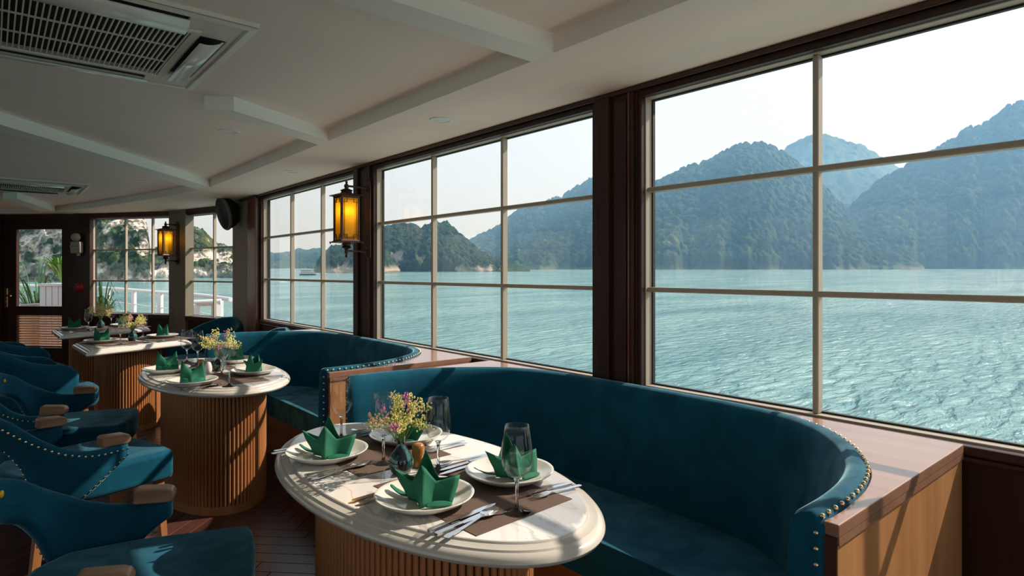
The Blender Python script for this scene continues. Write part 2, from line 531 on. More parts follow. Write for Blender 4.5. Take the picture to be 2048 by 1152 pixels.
for x, y, a in sel:
    o = bpy.data.objects.new('floorboard', plank_me); put(o, floor)
    o.location = (x, y, 0); o.rotation_euler = (0, 0, a)
far = MB()
inside = [b for b in boards if LX+.3 < b[0] < 1.95 and -2.1 < b[1] < 10.2 and (b[1] < 7.4 or abs(b[0]-CX) < 2.3-(b[1]-7.4)*.72)]
done = set((round(x, 3), round(y, 3), round(a, 2)) for x, y, a in sel)
for x, y, a in inside:
    if (round(x, 3), round(y, 3), round(a, 2)) in done: continue
    far.join(MB().box(-PL/2+.001, PL/2-.001, -PW/2+.001, PW/2-.001, -.012, 0).xf(Matrix.Translation((x, y, 0)) @ Matrix.Rotation(a, 4, 'Z')))
o = obj('floorboards', far, M['floor'], floor); o['kind'] = 'stuff'

# ceiling: upper plane, lowered border, beams
ceil = struct(obj('ceiling', MB().prism(outline, CEIL, CEIL+.12), M['ceiling']))
curve = [(1.54, YB), (1.54, 6.1), (1.46, 6.75), (1.33, 7.45), (1.15, 8.2), (.92, 9.1), (.64, 9.95), (.36, 10.45), (0.02, 10.75), (CX, 10.9)]
full_curve = curve + [mir(p) for p in curve[:-1][::-1]]
border = outline[0:1]+[(2.3, 7.3)]+B[1:]+[mir(p) for p in B[:-1][::-1]]+[(LX-.2, YB)]
inner = full_curve[::-1]
obj('lowered_border', MB().prism(border+inner, SOF, CEIL), M['ceiling'], ceil)
beams = [
    [(-2.6, 1.577), (1.541, 1.577), (1.541, 1.697), (-2.6, 1.697)],
    [(.90, 3.16), (1.541, 3.51), (1.541, 3.666), (.785, 3.235)],
    [(-.25, 3.92), (.03, 4.262), (1.541, 6.14), (1.49, 6.42), (-.02, 4.40), (-.25, 4.12)],
    [(.20, 8.46), (.635, 9.97), (.50, 10.22), (.085, 8.65)],
    [(-2.6, -.35), (1.541, -.35), (1.541, -.23), (-2.6, -.23)],
    [mir(p) for p in [(.90, 3.16), (1.541, 3.51), (1.541, 3.666), (.785, 3.235)]],
    [mir(p) for p in [(.20, 4.262), (1.541, 6.14), (1.49, 6.42), (.10, 4.40)]],
    [mir(p) for p in [(.20, 8.46), (.635, 9.97), (.50, 10.22), (.085, 8.65)]],
]
for bq in beams:
    obj('ceiling_beam', MB().prism(bq, SOF, CEIL), M['beam'], ceil)

# windows ------------------------------------------------------------
def window(n, origin, rz, W, z0, z1, vs, hs, mould=.045, detail=True, wood_m='dark_wood', reveal=.05):
    """local x along the wall, y outwards, z up; the opening is x 0..W, z z0..z1"""
    w = bpy.data.objects.new('window_%d' % n, None); w.location = origin; w.rotation_euler = (0, 0, rz); put(w)
    w['kind'] = 'structure'
    gy0, gy1 = reveal-.005, reveal+.055
    t = .018
    for nm, b in (('frame_jamb', (-t, 0, z0-t, z1+t)), ('frame_jamb', (W, W+t, z0-t, z1+t)), ('frame_head', (0, W, z1, z1+t)), ('frame_sill', (0, W, z0-t, z0))):
        obj(nm, MB().box(b[0], b[1], gy0, gy1, b[2], b[3]), M['alu'], w, bevel=.002, seg=1)
    g = MB()
    k = .006
    g.box(0, k, gy1-.018, gy1-.002, z0, z1); g.box(W-k, W, gy1-.018, gy1-.002, z0, z1)
    g.box(k, W-k, gy1-.018, gy1-.002, z0, z0+k); g.box(k, W-k, gy1-.018, gy1-.002, z1-k, z1)
    obj('rubber_gasket', g, M['gasket'], w)
    mw = .010
    if detail:
        c = mould
        for nm, b in (('casing', (-c-.004, -.004, z0-.004, z1+c)), ('casing', (W+.004, W+c+.004, z0-.004, z1+c)), ('casing_head', (-.004, W+.004, z1+.004, z1+c))):
            m_ = MB().box(b[0], b[1], .018, reveal, b[2], b[3])
            if nm == 'casing':
                # stepped moulding
                x0, x1 = (b[0], b[0]+.016) if b[0] < 0 else (b[1]-.016, b[1])
                m_.box(x0, x1, .0, .018, b[2], b[3])
            else:
                m_.box(b[0], b[1], .0, .018, b[3]-.016, b[3])
            obj(nm, m_, M[wood_m], w, bevel=.003, seg=2)
    xs = [0]+[v for v in vs]+[W]
    zs = [z0]+list(hs)+[z1]
    for v in vs:
        obj('muntin', MB().box(v-mw, v+mw, gy1-.045, gy1-.008, z0, z1), M['alu'], w, bevel=.003, seg=1)
    for h in hs:
        obj('muntin', MB().box(0, W, gy1-.050, gy1-.010, h-mw, h+mw), M['alu'], w, bevel=.003, seg=1)
    for i in range(len(xs)-1):
        for j in range(len(zs)-1):
            obj('glass_pane', MB().add([(xs[i], gy1-.006, zs[j]), (xs[i+1], gy1-.006, zs[j]), (xs[i+1], gy1-.006, zs[j+1]), (xs[i], gy1-.006, zs[j+1])], [(0, 1, 2, 3)]), M['glass'], w)
    return w

Z0, Z1, H1, H2 = .868, 2.089, 1.275, 1.70
W1, W2, W3 = (-.48, 1.606), (1.89, 3.99), (4.31, 6.41)
n_ = 0
for (a, b) in (W1, W2, W3):
    n_ += 1; W = b-a
    window(n_, (WX, b, 0), -PI/2, W, Z0, Z1, [W-(W-.695*2) if 0 else W/3, 2*W/3], [H1, H2])

wall = MB()
wall.box(2.10, 2.18, YB, 6.43, 0, Z0-.03)
wall_r = struct(obj('wall_right', wall, M['dark_wood']))
obj('sill_rail', MB().box(2.078, 2.13, YB, 6.44, Z0-.034, Z0-.006), M['dark_wood_y'], wall_r, bevel=.006)
obj('sill_bead', MB().tube([(2.088, YB, .822), (2.088, 6.44, .822)], .011, 8), M['dark_wood_y'], wall_r, smooth=True)
obj('sill_board', MB().box(2.10, 2.18, YB, 6.44, Z0-.03, Z0-.018), M['dark_wood_y'], wall_r)
obj('head_rail', MB().box(WX+.02, 2.18, YB, 6.46, Z1+.02, SOF), M['dark_wood_y'], wall_r)
obj('head_moulding', MB().box(WX-.006, WX+.03, YB, 6.46, SOF-.022, SOF), M['dark_wood_y'], wall_r, bevel=.007, seg=3)
for k_, (a, b) in enumerate(((W1[1], W2[0]), (W2[1], W3[0]))):
    wall_r_ = struct(obj('trim_%d' % (k_+1), MB().box(WX+.012, 2.176, a+.02, b-.02, Z0+.003, SOF-.02), M['dark_wood']))
    obj('post_batten', MB().box(WX-.012, WX+.02, b-.125, b-.055, Z0+.003, SOF-.022), M['dark_wood'], wall_r_, bevel=.003)
    obj('post_bead', MB().tube([(WX+.010, a+.062, Z0), (WX+.010, a+.062, SOF-.02)], .007, 8), M['red_wood'], wall_r_, smooth=True)
    obj('post_panel', MB().box(WX+.006, WX+.014, a+.075, b-.14, Z0, SOF-.045), M['dark_wood'], wall_r_, bevel=.003)
struct(obj('trim_3', MB().box(WX, 2.24, YB, W1[0]-.02, Z0+.003, SOF), M['dark_wood']))
# corner pillar
pil = struct(obj('trim_4', MB().box(2.10, 2.19, 6.43, 7.24, 0, SOF), M['dark_wood']))
obj('pillar_panel', MB().box(2.045, 2.10, 6.45, 6.70, 0, SOF-.004), M['red_wood'], pil, bevel=.006)
obj('pillar', MB().prism([(2.05, 6.70), (2.20, 6.70), (2.20, 7.24), (2.05, 7.24)], 0, SOF), M['grey_wood'], pil)
obj('pillar_head', MB().box(2.035, 2.10, 6.45, 7.24, SOF-.03, SOF), M['dark_wood_y'], pil, bevel=.004)

# curved bow wall in flat facets
def seg_frame(p, q):
    u = Vector((q[0]-p[0], q[1]-p[1])); L = u.length; u /= L
    return L, math.atan2(u.y, u.x)
def seg_box(p, q, d0, d1, z0, z1, e=0.0):
    L, rz = seg_frame(p, q)
    return MB().box(-e, L+e, d0, d1, z0, z1).xf(Matrix.Translation((p[0], p[1], 0)) @ Matrix.Rotation(rz, 4, 'Z'))
BZ0, BZ1, BH1, BH2 = .80, 2.065, 1.232, 1.648
wb = MB()
wb.join(seg_box(B[1], B[0], .03, .16, 0, BZ0-.02, .02))
wb.join(seg_box(B[3], B[2], .03, .16, 0, BZ0-.02, .02))
wall_b = struct(obj('wall_bow', wb, M['dark_wood']))
for p, q in ((B[1], B[0]), (B[3], B[2])):
    obj('sill_rail', seg_box(p, q, -.012, .05, BZ0-.06, BZ0-.004), M['dark_wood_y'], wall_b, bevel=.006)
    obj('head_rail', seg_box(p, q, 0, .16, BZ1+.018, SOF, .02), M['dark_wood_y'], wall_b)
obj('bow_pier', seg_box(B[2], B[1], -.008, .10, 0, SOF, .012), M['grey_wood'], wall_b)
obj('pier_batten', seg_box(B[2], B[1], -.018, .0, BZ0-.05, SOF).xf(Matrix.Identity(4)), M['dark_wood'], wall_b) if 0 else None
obj('bow_pier', seg_box(B[4], B[3], -.008, .10, 0, SOF, .008), M['dark_wood'], wall_b)
obj('bow_header', seg_box(B[5], B[4], 0.0, .16, 2.075, SOF, .03), M['dark_wood_y'], wall_b)
obj('bow_panel', seg_box(B[6], B[5], 0, .16, 0, SOF, .02), M['dark_wood'], wall_b)
L5, rz5 = seg_frame(B[3], B[2]); L4, rz4 = seg_frame(B[1], B[0])
window(4, (B[1][0], B[1][1], 0), rz4, L4, BZ0, BZ1, [.53, .96], [BH1, BH2], mould=.03)
window(5, (B[3][0], B[3][1], 0), rz5, L5, BZ0, BZ1, [.53, .975], [BH1, BH2], mould=.03, wood_m='red_wood')

# the door in the bow
LD, rzD = seg_frame(B[5], B[4])
door = bpy.data.objects.new('door_1', None); door.location = (B[5][0], B[5][1], 0); door.rotation_euler = (0, 0, rzD); put(door); door['kind'] = 'structure'
dz1 = 2.08
fr = MB(); gx0, gx1, gz0, gz1, lz0, lz1 = .255, .94, .88, 1.935, .31, .755
fr.box(.065, gx0, .02, .065, .01, dz1); fr.box(gx1, 1.066, .02, .065, .01, dz1)
fr.box(gx0, gx1, .02, .065, gz1, dz1); fr.box(gx0, gx1, .02, .065, lz1, gz0); fr.box(gx0, gx1, .02, .065, .01, lz0)
obj('door_leaf', fr, M['dark_wood'], door)
cs = MB(); cs.box(0, .06, 0, .14, 0, dz1+.005); cs.box(1.07, LD+.02, 0, .14, 0, dz1+.005)
obj('door_casing', cs, M['dark_wood'], door)
obj('glass_pane', MB().add([(gx0, .045, gz0), (gx1, .045, gz0), (gx1, .045, gz1), (gx0, .045, gz1)], [(0, 1, 2, 3)]), M['glass'], door)
sl = MB().box(gx0, gx1, -.022, .022, -.003, .003).mesh('louvre_slat'); sl.materials.append(M['panel'])
nsl = 13
for i in range(nsl):
    o = bpy.data.objects.new('louvre_slat', sl); put(o, door); o.location = (0, .042, lz0+(i+.5)*(lz1-lz0)/nsl); o.rotation_euler = (R(-32), 0, 0)
h = obj('handle_plate', MB().box(.10, .145, -.004, .02, .86, 1.13), M['brass'], door, bevel=.005)
obj('lever', MB().tube([(.122, .0, 1.03), (.122, -.045, 1.03), (.14, -.055, 1.03), (.25, -.055, 1.025)], .010, 8), M['brass'], h, smooth=True)
obj('key_cylinder', MB().tube([(.122, .0, .94), (.122, -.02, .94)], .011, 10), M['brass'], h, smooth=True)

# left side of the saloon (mirrored window wall) and the stern wall, outside the frame but in the reflections
wl = MB(); wl.box(LX-.14, LX-.0, YB, 7.3, 0, Z0-.02)
wl.box(LX-.14, LX, YB, 7.3, Z1+.02, SOF)
for a, b in ((YB, W1[0]), (W1[1], W2[0]), (W2[1], W3[0]), (W3[1], 7.3)): wl.box(LX-.14, LX, a, b, Z0-.02, Z1+.02)
wall_l = struct(obj('wall_left', wl, M['dark_wood']))
for i, (a, b) in enumerate((W1, W2, W3)):
    window(6+i, (LX, a, 0), PI/2, b-a, Z0, Z1, [(b-a)/3, 2*(b-a)/3], [H1, H2], detail=False)
wp = MB()
Bm = [mir(p) for p in B]
for p, q in ((Bm[0], Bm[1]), (Bm[1], Bm[2]), (Bm[2], Bm[3]), (Bm[3], Bm[4]), (Bm[4], Bm[5]), (Bm[5], Bm[6])):
    wp.join(seg_box(p, q, 0, .14, 0, BZ0, .02)); wp.join(seg_box(p, q, 0, .14, BZ1, SOF, .02))
for p, q in ((Bm[1], Bm[2]), (Bm[3], Bm[4]), (Bm[4], Bm[5]), (Bm[5], Bm[6])): wp.join(seg_box(p, q, 0, .14, BZ0, BZ1, .02))
obj('bow_left_panels', wp, M['dark_wood'], wall_l)
# stern wall with a wide glazed opening
ws = MB(); ws.box(LX-.1, -2.9, YB-.12, YB, 0, CEIL); ws.box(1.95, 2.2, YB-.12, YB, 0, CEIL); ws.box(-2.9, 1.95, YB-.12, YB, 2.13, CEIL)
for x in (-1.2, 0.1): ws.box(x-.04, x+.04, YB-.1, YB-.02, 0, 2.13)
wall_s = struct(obj('wall_stern', ws, M['dark_wood']))
for a, b in ((-2.9, -1.24), (-1.16, .06), (.14, 1.95)):
    obj('glass_pane', MB().add([(a, YB-.06, 0), (b, YB-.06, 0), (b, YB-.06, 2.13), (a, YB-.06, 2.13)], [(0, 1, 2, 3)]), M['glass'], wall_s)

# ================================================================ the bay outside
# the boat rides slightly bow-down, so everything afloat or ashore is turned by the same small angle about the eye point
TRIM = math.atan(13/1220.)
RV = Vector((math.cos(YAW), -math.sin(YAW), 0)); FV = Vector((math.sin(YAW), math.cos(YAW), 0))
EXT = Matrix.Translation((0, 0, CAM_H)) @ Matrix.Rotation(TRIM, 4, RV)
HW = 4.6     # height of the eye above the water
HZ = 531.0
def ext_obj(o): o.matrix_world = EXT; return o

rs = np.random.RandomState(5)
def vnoise(x, y, seed):
    xi = np.floor(x).astype(np.int64); yi = np.floor(y).astype(np.int64); fx = x-xi; fy = y-yi
    fx = fx*fx*(3-2*fx); fy = fy*fy*(3-2*fy)
    def h(a, b):
        n = (a*374761393+b*668265263+seed*1442695041) & 0xffffffff
        n = ((n ^ (n >> 13))*1274126177) & 0xffffffff
        n = n ^ (n >> 16)
        return (n & 0xffff)/65535.
    return (h(xi, yi)*(1-fx)+h(xi+1, yi)*fx)*(1-fy)+(h(xi, yi+1)*(1-fx)+h(xi+1, yi+1)*fx)*fy
def fbm(x, y, seed, o=4):
    s_ = 0; a = 1; t_ = 0
    for k in range(o):
        s_ = s_+a*vnoise(x*2**k, y*2**k, seed+k*17); t_ += a; a *= .5
    return s_/t_
def crowns(u, v, size, seed):
    """tree crowns: hemispherical bumps on jittered cells; returns height 0..1 and a random tint"""
    ui = np.floor(u/size).astype(np.int64); vi = np.floor(v/size).astype(np.int64)
    best = np.zeros_like(u); tint = np.zeros_like(u)
    def h(a, b, k):
        n = (a*73856093+b*19349663+(seed+k)*83492791) & 0xffffffff
        n = ((n ^ (n >> 15))*2246822519) & 0xffffffff
        n = n ^ (n >> 13)
        return (n & 0xffff)/65535.
    for da in (-1, 0, 1):
        for db in (-1, 0, 1):
            a = ui+da; b = vi+db
            cx = (a+.5+(h(a, b, 1)-.5)*.9)*size; cy = (b+.5+(h(a, b, 2)-.5)*.9)*size
            r = size*(.45+.45*h(a, b, 3))
            d2 = ((u-cx)**2+(v-cy)**2)/r**2
            q = np.sqrt(np.clip(1-d2, 0, 1))*(r/size)
            m_ = q > best
            best = np.where(m_, q, best); tint = np.where(m_, h(a, b, 4), tint)
    return best, tint

def hill_mat(name, dark, light, dry, rock):
    m, t, p = mat(name)
    at = t.nodes.new('ShaderNodeAttribute'); at.attribute_name = 'cover'
    sp = t.nodes.new('ShaderNodeSeparateColor'); lk(t, at.outputs['Color'], sp.inputs[0])
    r = t.nodes.new('ShaderNodeValToRGB')
    r.color_ramp.elements[0].position = 0; r.color_ramp.elements[0].color = (*dark, 1)
    r.color_ramp.elements[1].position = 1; r.color_ramp.elements[1].color = (*dry, 1)
    e_ = r.color_ramp.elements.new(.7); e_.color = (*light, 1)
    lk(t, sp.outputs[0], r.inputs[0])
    mx = t.nodes.new('ShaderNodeMixRGB'); lk(t, sp.outputs[1], mx.inputs[0]); lk(t, r.outputs[0], mx.inputs[1])
    tc = t.nodes.new('ShaderNodeTexCoord')
    n = t.nodes.new('ShaderNodeTexNoise'); n.inputs['Scale'].default_value = .45; n.inputs['Detail'].default_value = 9; n.inputs['Roughness'].default_value = .7
    lk(t, tc.outputs['Object'], n.inputs['Vector'])
    r2 = t.nodes.new('ShaderNodeValToRGB')
    r2.color_ramp.elements[0].position = .35; r2.color_ramp.elements[0].color = (*[c*.5 for c in rock], 1)
    r2.color_ramp.elements[1].position = .62; r2.color_ramp.elements[1].color = (*rock, 1)
    lk(t, n.outputs[0], r2.inputs[0]); lk(t, r2.outputs[0], mx.inputs[2])
    lk(t, mx.outputs[0], p.inputs['Base Color'])
    p.inputs['Roughness'].default_value = .9; p.inputs['Specular IOR Level'].default_value = .1
    return m
M['hill'] = hill_mat('forested_hill', (.008, .022, .010), (.034, .066, .018), (.16, .155, .05), (.40, .33, .25))
M['cliff'] = hill_mat('limestone_hill', (.020, .042, .013), (.065, .10, .03), (.20, .17, .07), (.80, .71, .60))

def hill(name, label, prof, d_ridge, shore, crown=11, rock=0.0, shore_rock=.012, seed=1, steep=.75, step=2.2, rows=120, fold=.16, mtl='hill', amp=1.15, cliffs=None, rough=0.0):
    prof = sorted(prof)
    px = np.arange(prof[0][0], prof[-1][0]+.1, step)
    py = np.interp(px, [p[0] for p in prof], [p[1] for p in prof])
    # ease the profile a little between the points read off the skyline
    k_ = np.array([1, 2, 3, 2, 1])/9.; py = np.convolve(np.pad(py, 2, mode='edge'), k_, 'valid')
    d_sh = HW*1220/(shore-HZ)
    zr = (HZ-py)/1220*d_ridge+HW      # ridge height above water
    nb_ = max(8, rows//7)
    t_ = np.r_[np.linspace(0, 1, rows-nb_)**(1/steep), np.linspace(1, 1.35, nb_+1)[1:]]
    PX, T = np.meshgrid(px, t_, indexing='ij')
    ZR = np.repeat(zr[:, None], rows, 1)
    jag = (fbm(PX/45., T*0+seed, seed+3, 3)-.5)*.18*(d_ridge-d_sh)
    D = d_sh+(d_ridge-d_sh)*T+jag*(1-np.clip(T, 0, 1))
    up = np.clip(T, 0, 1)
    prof_s = up**steep
    lat = (PX-1024)/1220*D
    f = fbm(lat/(crown*7), D/(crown*7), seed, 4)-.5
    zz = ZR*prof_s*(1+fold*2*f*(1-up)*1.6)
    back = T > 1
    zz = np.where(back, ZR*(1-((T-1)/.35)**1.5*.9), zz)
    rk = np.zeros_like(zz)
    n2 = fbm(lat/(crown*3.5), zz/(crown*2.2), seed+40, 4)
    n3 = fbm(lat/(crown*1.1), zz/(crown*.9), seed+60, 3)
    if rock > 0: rk = np.clip((.55*n2+.45*n3-(1-rock))*14, 0, 1)
    rk = np.maximum(rk, np.clip((shore_rock-zz/np.max(zr))*30, 0, 1)*(.4+.6*(n2 > .45)))
    if cliffs:
        for (cx, cy, rx, ry) in cliffs:
            ppy = HZ-(zz-HW)/D*1220
            q = 1-((PX-cx)/rx)**2-((ppy-cy)/ry)**2
            rk = np.maximum(rk, np.clip(q*.45+(.35*n2+.65*n3-.50)*10, 0, 1)*(q > -.6))
    sl = np.sqrt(zz**2*1.3+(D-d_sh)**2)
    c1, t1 = crowns(lat, sl, crown, seed*7+1)
    c2, t2 = crowns(lat+3.1, sl+1.7, crown*.5, seed*7+5)
    bump = (c1*crown*amp+c2*crown*amp*.4)*(1-.75*rk)
    fine = fbm(lat/(crown*.30), sl/(crown*.30), seed+120, 3)-.5
    bump = bump+fine*crown*.55*(1-.5*rk)
    edge = np.clip(zz/(crown*.6), 0, 1)
    zz = zz+bump*.65*edge+rk*(n2-.5)*crown*.9*edge
    Dn = D-bump*.8*edge*(~back)+rough*(fbm(lat/(crown*2.2), zz/(crown*1.4), seed+80, 5)-.5)*edge+rk*rough*.5*(fbm(lat/(crown*.45), zz/(crown*.5), seed+90, 3)-.5)*edge
    tint = np.clip(.36*t1+.26*t2+.55*fine+.55*(fbm(lat/(crown*9), sl/(crown*9), seed+9, 3)-.25), 0, 1)
    zz = zz-.4*(T < .004)
    # to world: level frame about the eye point, water at -HW
    rx = (PX-1024)/1220*Dn
    X = rx*RV.x+Dn*FV.x; Y = rx*RV.y+Dn*FV.y; Z = zz-HW
    V = np.stack([X, Y, Z], -1).reshape(-1, 3)
    nu, nv = PX.shape
    ii, jj = np.meshgrid(np.arange(nu-1), np.arange(nv-1), indexing='ij')
    a = (ii*nv+jj).ravel()
    F_ = np.stack([a, a+nv, a+nv+1, a+1], 1)
    me = bpy.data.meshes.new(name)
    me.vertices.add(len(V)); me.vertices.foreach_set('co', V.ravel())
    me.loops.add(F_.size); me.loops.foreach_set('vertex_index', F_.ravel().astype(np.int32))
    me.polygons.add(len(F_)); me.polygons.foreach_set('loop_start', (np.arange(len(F_))*4).astype(np.int32))
    me.update(calc_edges=True); me.validate()
    ca = me.color_attributes.new('cover', 'FLOAT_COLOR', 'POINT')
    c4 = np.stack([tint, rk, tint*0, tint*0+1], -1).reshape(-1, 4).astype(np.float32)
    ca.data.foreach_set('color', c4.ravel())
    me.polygons.foreach_set('use_smooth', [True]*len(me.polygons))
    me.materials.append(M[mtl])
    o = bpy.data.objects.new(name, me); put(o); ext_obj(o)
    o['kind'] = 'structure'; o['label'] = label
    return o

hill('hill', 'tall forested hill rising out of frame behind the nearest window',
     [(1560, 540), (1600, 533), (1640, 497), (1680, 440), (1750, 373), (1800, 345), (1873, 300), (1900, 290), (1930, 265), (1960, 260), (1985, 243), (2010, 222), (2048, 211), (2110, 190), (2200, 175), (2320, 200), (2500, 330), (2640, 450), (2760, 533)], 1180, 538, crown=13, seed=2, steep=.85, rows=230, step=1.7)
hill('hill', 'forested hill with a rounded top behind the nearest window mullion',
     [(960, 536), (1010, 500), (1040, 480), (1061, 472), (1104, 447), (1136, 430), (1190, 412), (1250, 392), (1305, 374), (1360, 346), (1400, 335), (1450, 310), (1480, 297), (1515, 292), (1545, 302), (1575, 317), (1640, 372), (1700, 430), (1760, 470), (1850, 533)], 1150, 539, crown=12, seed=4, steep=.85, rows=230, step=1.7)
hill('hill', 'hazy twin peak between the two nearer hills',
     [(1480, 360), (1560, 308), (1590, 290), (1620, 275), (1640, 273), (1660, 276), (1690, 289), (1720, 295), (1760, 318), (1800, 345), (1870, 375), (1950, 400), (2050, 480)], 2100, 535.4, crown=26, seed=6, rows=120, step=3, amp=.6)
hill('hill', 'hazy ridge climbing behind the middle window',
     [(860, 533), (905, 510), (938, 486), (953, 479), (975, 469), (996, 459), (1016, 442), (1039, 424), (1060, 417), (1082, 414), (1110, 404), (1125, 400), (1153, 379), (1192, 361), (1240, 352), (1290, 372), (1340, 420), (1400, 500)], 1500, 537, crown=15, seed=8, rows=150, step=1.8)
hill('hill', 'green wooded headland with pale rock at the waterline, middle window',
     [(640, 535), (680, 505), (700, 496), (735, 478), (760, 462), (769, 459), (792, 455), (824, 454), (842, 460), (860, 453), (880, 450), (897, 452), (910, 463), (921, 474), (938, 488), (960, 508), (990, 526), (1030, 535), (1060, 538)], 560, 543.5, crown=5.5, seed=10, steep=.55, rows=170, step=1.3, cliffs=[(795, 525, 16, 16), (842, 524, 14, 8), (960, 540, 40, 4)])
hill('hill', 'low wooded point with a rocky shore behind the cruise boat',
     [(625, 545), (640, 522), (652, 508), (664, 500), (680, 498), (700, 494), (713, 490), (735, 486), (770, 500), (800, 535)], 620, 546.5, crown=6, seed=12, steep=.7, rows=110, step=1.4, shore_rock=.10, cliffs=[(700, 538, 26, 6)])
hill('hill', 'blue distant hills in the third window',
     [(440, 540), (480, 520), (520, 512), (541, 510), (550, 512), (569, 511), (581, 509), (589, 506), (600, 502), (611, 507), (621, 504), (639, 502), (655, 506), (680, 515), (720, 533)], 1500, 537, crown=20, seed=14, rows=70, step=2.2, amp=.6)
hill('hill', 'wooded island with a steep edge behind the narrow bow window',
     [(215, 560), (260, 530), (297, 507), (318, 500), (340, 489), (360, 474), (379, 464), (387, 461), (404, 464), (414, 473), (427, 487), (437, 496), (447, 495), (456, 500), (470, 506), (490, 525), (505, 548)], 300, 556, crown=2.8, rock=.42, seed=16, steep=.5, rows=190, step=.9, mtl='cliff', shore_rock=.16, rough=5)
hill('hill', 'limestone cliff with bushes and pale rock seen through the bow window and door',
     [(-330, 420), (-250, 385), (-200, 395), (-60, 400), (60, 385), (140, 392), (200, 400), (250, 412), (275, 425), (287, 438), (294, 452), (298, 470), (300, 500), (303, 530), (306, 560)], 190, 563, crown=2.0, rock=.44, seed=18, steep=.42, rows=260, step=1.0, mtl='cliff', shore_rock=.18, amp=.9, rough=7,
     cliffs=[(285, 470, 14, 42), (215, 550, 60, 10), (60, 520, 55, 50), (90, 470, 30, 20)])

# water
def water_mat():
    m, t, p = mat('sea_water')
    tc = t.nodes.new('ShaderNodeTexCoord')
    def nz(scale, st, det, dist=0.0):
        mp = t.nodes.new('ShaderNodeMapping'); mp.inputs['Scale'].default_value = st; mp.inputs['Rotation'].default_value = (0, 0, -YAW+R(8))
        lk(t, tc.outputs['Object'], mp.inputs[0])
        n = t.nodes.new('ShaderNodeTexNoise'); n.inputs['Scale'].default_value = scale; n.inputs['Detail'].default_value = det; n.inputs['Distortion'].default_value = dist
        lk(t, mp.outputs[0], n.inputs['Vector']); return n.outputs[0]
    a = nz(1.5, (.45, 1.3, 1), 7, .4)
    b = nz(.09, (.5, 1.6, 1), 3, .2)
    ad = t.nodes.new('ShaderNodeMath'); ad.operation = 'MULTIPLY_ADD'; ad.inputs[1].default_value = 1.6
    lk(t, b, ad.inputs[0]); lk(t, a, ad.inputs[2])
    bp = t.nodes.new('ShaderNodeBump'); bp.inputs['Strength'].default_value = 1.0; bp.inputs['Distance'].default_value = .8
    lk(t, ad.outputs[0], bp.inputs['Height']); lk(t, bp.outputs[0], p.inputs['Normal'])
    c = nz(.06, (.5, 1.4, 1), 6, .8)
    r = t.nodes.new('ShaderNodeValToRGB')
    r.color_ramp.elements[0].position = .35; r.color_ramp.elements[0].color = (.115, .265, .275, 1)
    r.color_ramp.elements[1].position = .65; r.color_ramp.elements[1].color = (.25, .43, .39, 1)
    lk(t, c, r.inputs[0]); lk(t, r.outputs[0], p.inputs['Base Color'])
    p.inputs['Roughness'].default_value = .12
    p.inputs['IOR'].default_value = 1.33
    return m
M['water'] = water_mat()
wr = MB(); N_ = 96
ringv = []
for r_ in (0.0, 4000.0):
    pass
wr.add([(0, 0, -HW)]+[(5200*math.cos(2*PI*i/N_), 5200*math.sin(2*PI*i/N_), -HW) for i in range(N_)], [(0, i+1, (i+1) % N_+1) for i in range(N_)])
sea = ext_obj(struct(obj('sea', wr, M['water'])))

# sea haze: one even body of air over the bay, from a little way off the boat to beyond the hills
hz = bpy.data.materials.new('sea_haze'); hz.use_nodes = True
ht = hz.node_tree; ht.nodes.clear()
ho = ht.nodes.new('ShaderNodeOutputMaterial')
hv = ht.nodes.new('ShaderNodeVolumeScatter')
hv.inputs['Color'].default_value = (.26, .58, 1.0, 1)
hv.inputs['Density'].default_value = .00052
hv.inputs['Anisotropy'].default_value = .25
lk(ht, hv.outputs[0], ho.inputs['Volume'])
hm = MB(); n = 64; vs = []
for (r_, z_) in ((90, -HW+.4), (90, 330), (3200, 330), (3200, -HW+.4)):
    vs += [(r_*math.cos(2*PI*i/n), r_*math.sin(2*PI*i/n), z_) for i in range(n)]
fs = []
for k in range(4):
    k2 = (k+1) % 4
    for i in range(n):
        j = (i+1) % n
        fs.append((k*n+i, k2*n+i, k2*n+j, k*n+j))
hm.add(vs, fs)
haze = obj('sea_haze', hm, hz, fixn=True)
haze['kind'] = 'stuff'; haze['label'] = 'pale blue haze over the bay and the hills'; haze['category'] = 'haze'

# ================================================================ banquettes
NAIL = MB().lathe([(.0054, -.002), (.0050, .0013), (.0031, .0037), (0, .0045)], 8).mesh('nailhead')
NAIL.materials.append(M['nail']); NAIL.polygons.foreach_set('use_smooth', [True]*len(NAIL.polygons))
nail_src = bpy.data.objects.new('nailhead', NAIL)
def nail(parent, loc, nrm):
    o = nail_src.copy(); COL.objects.link(o); o.parent = parent; o.location = loc
    o.rotation_euler = Vector(nrm).to_track_quat('Z', 'Y').to_euler()
    return o

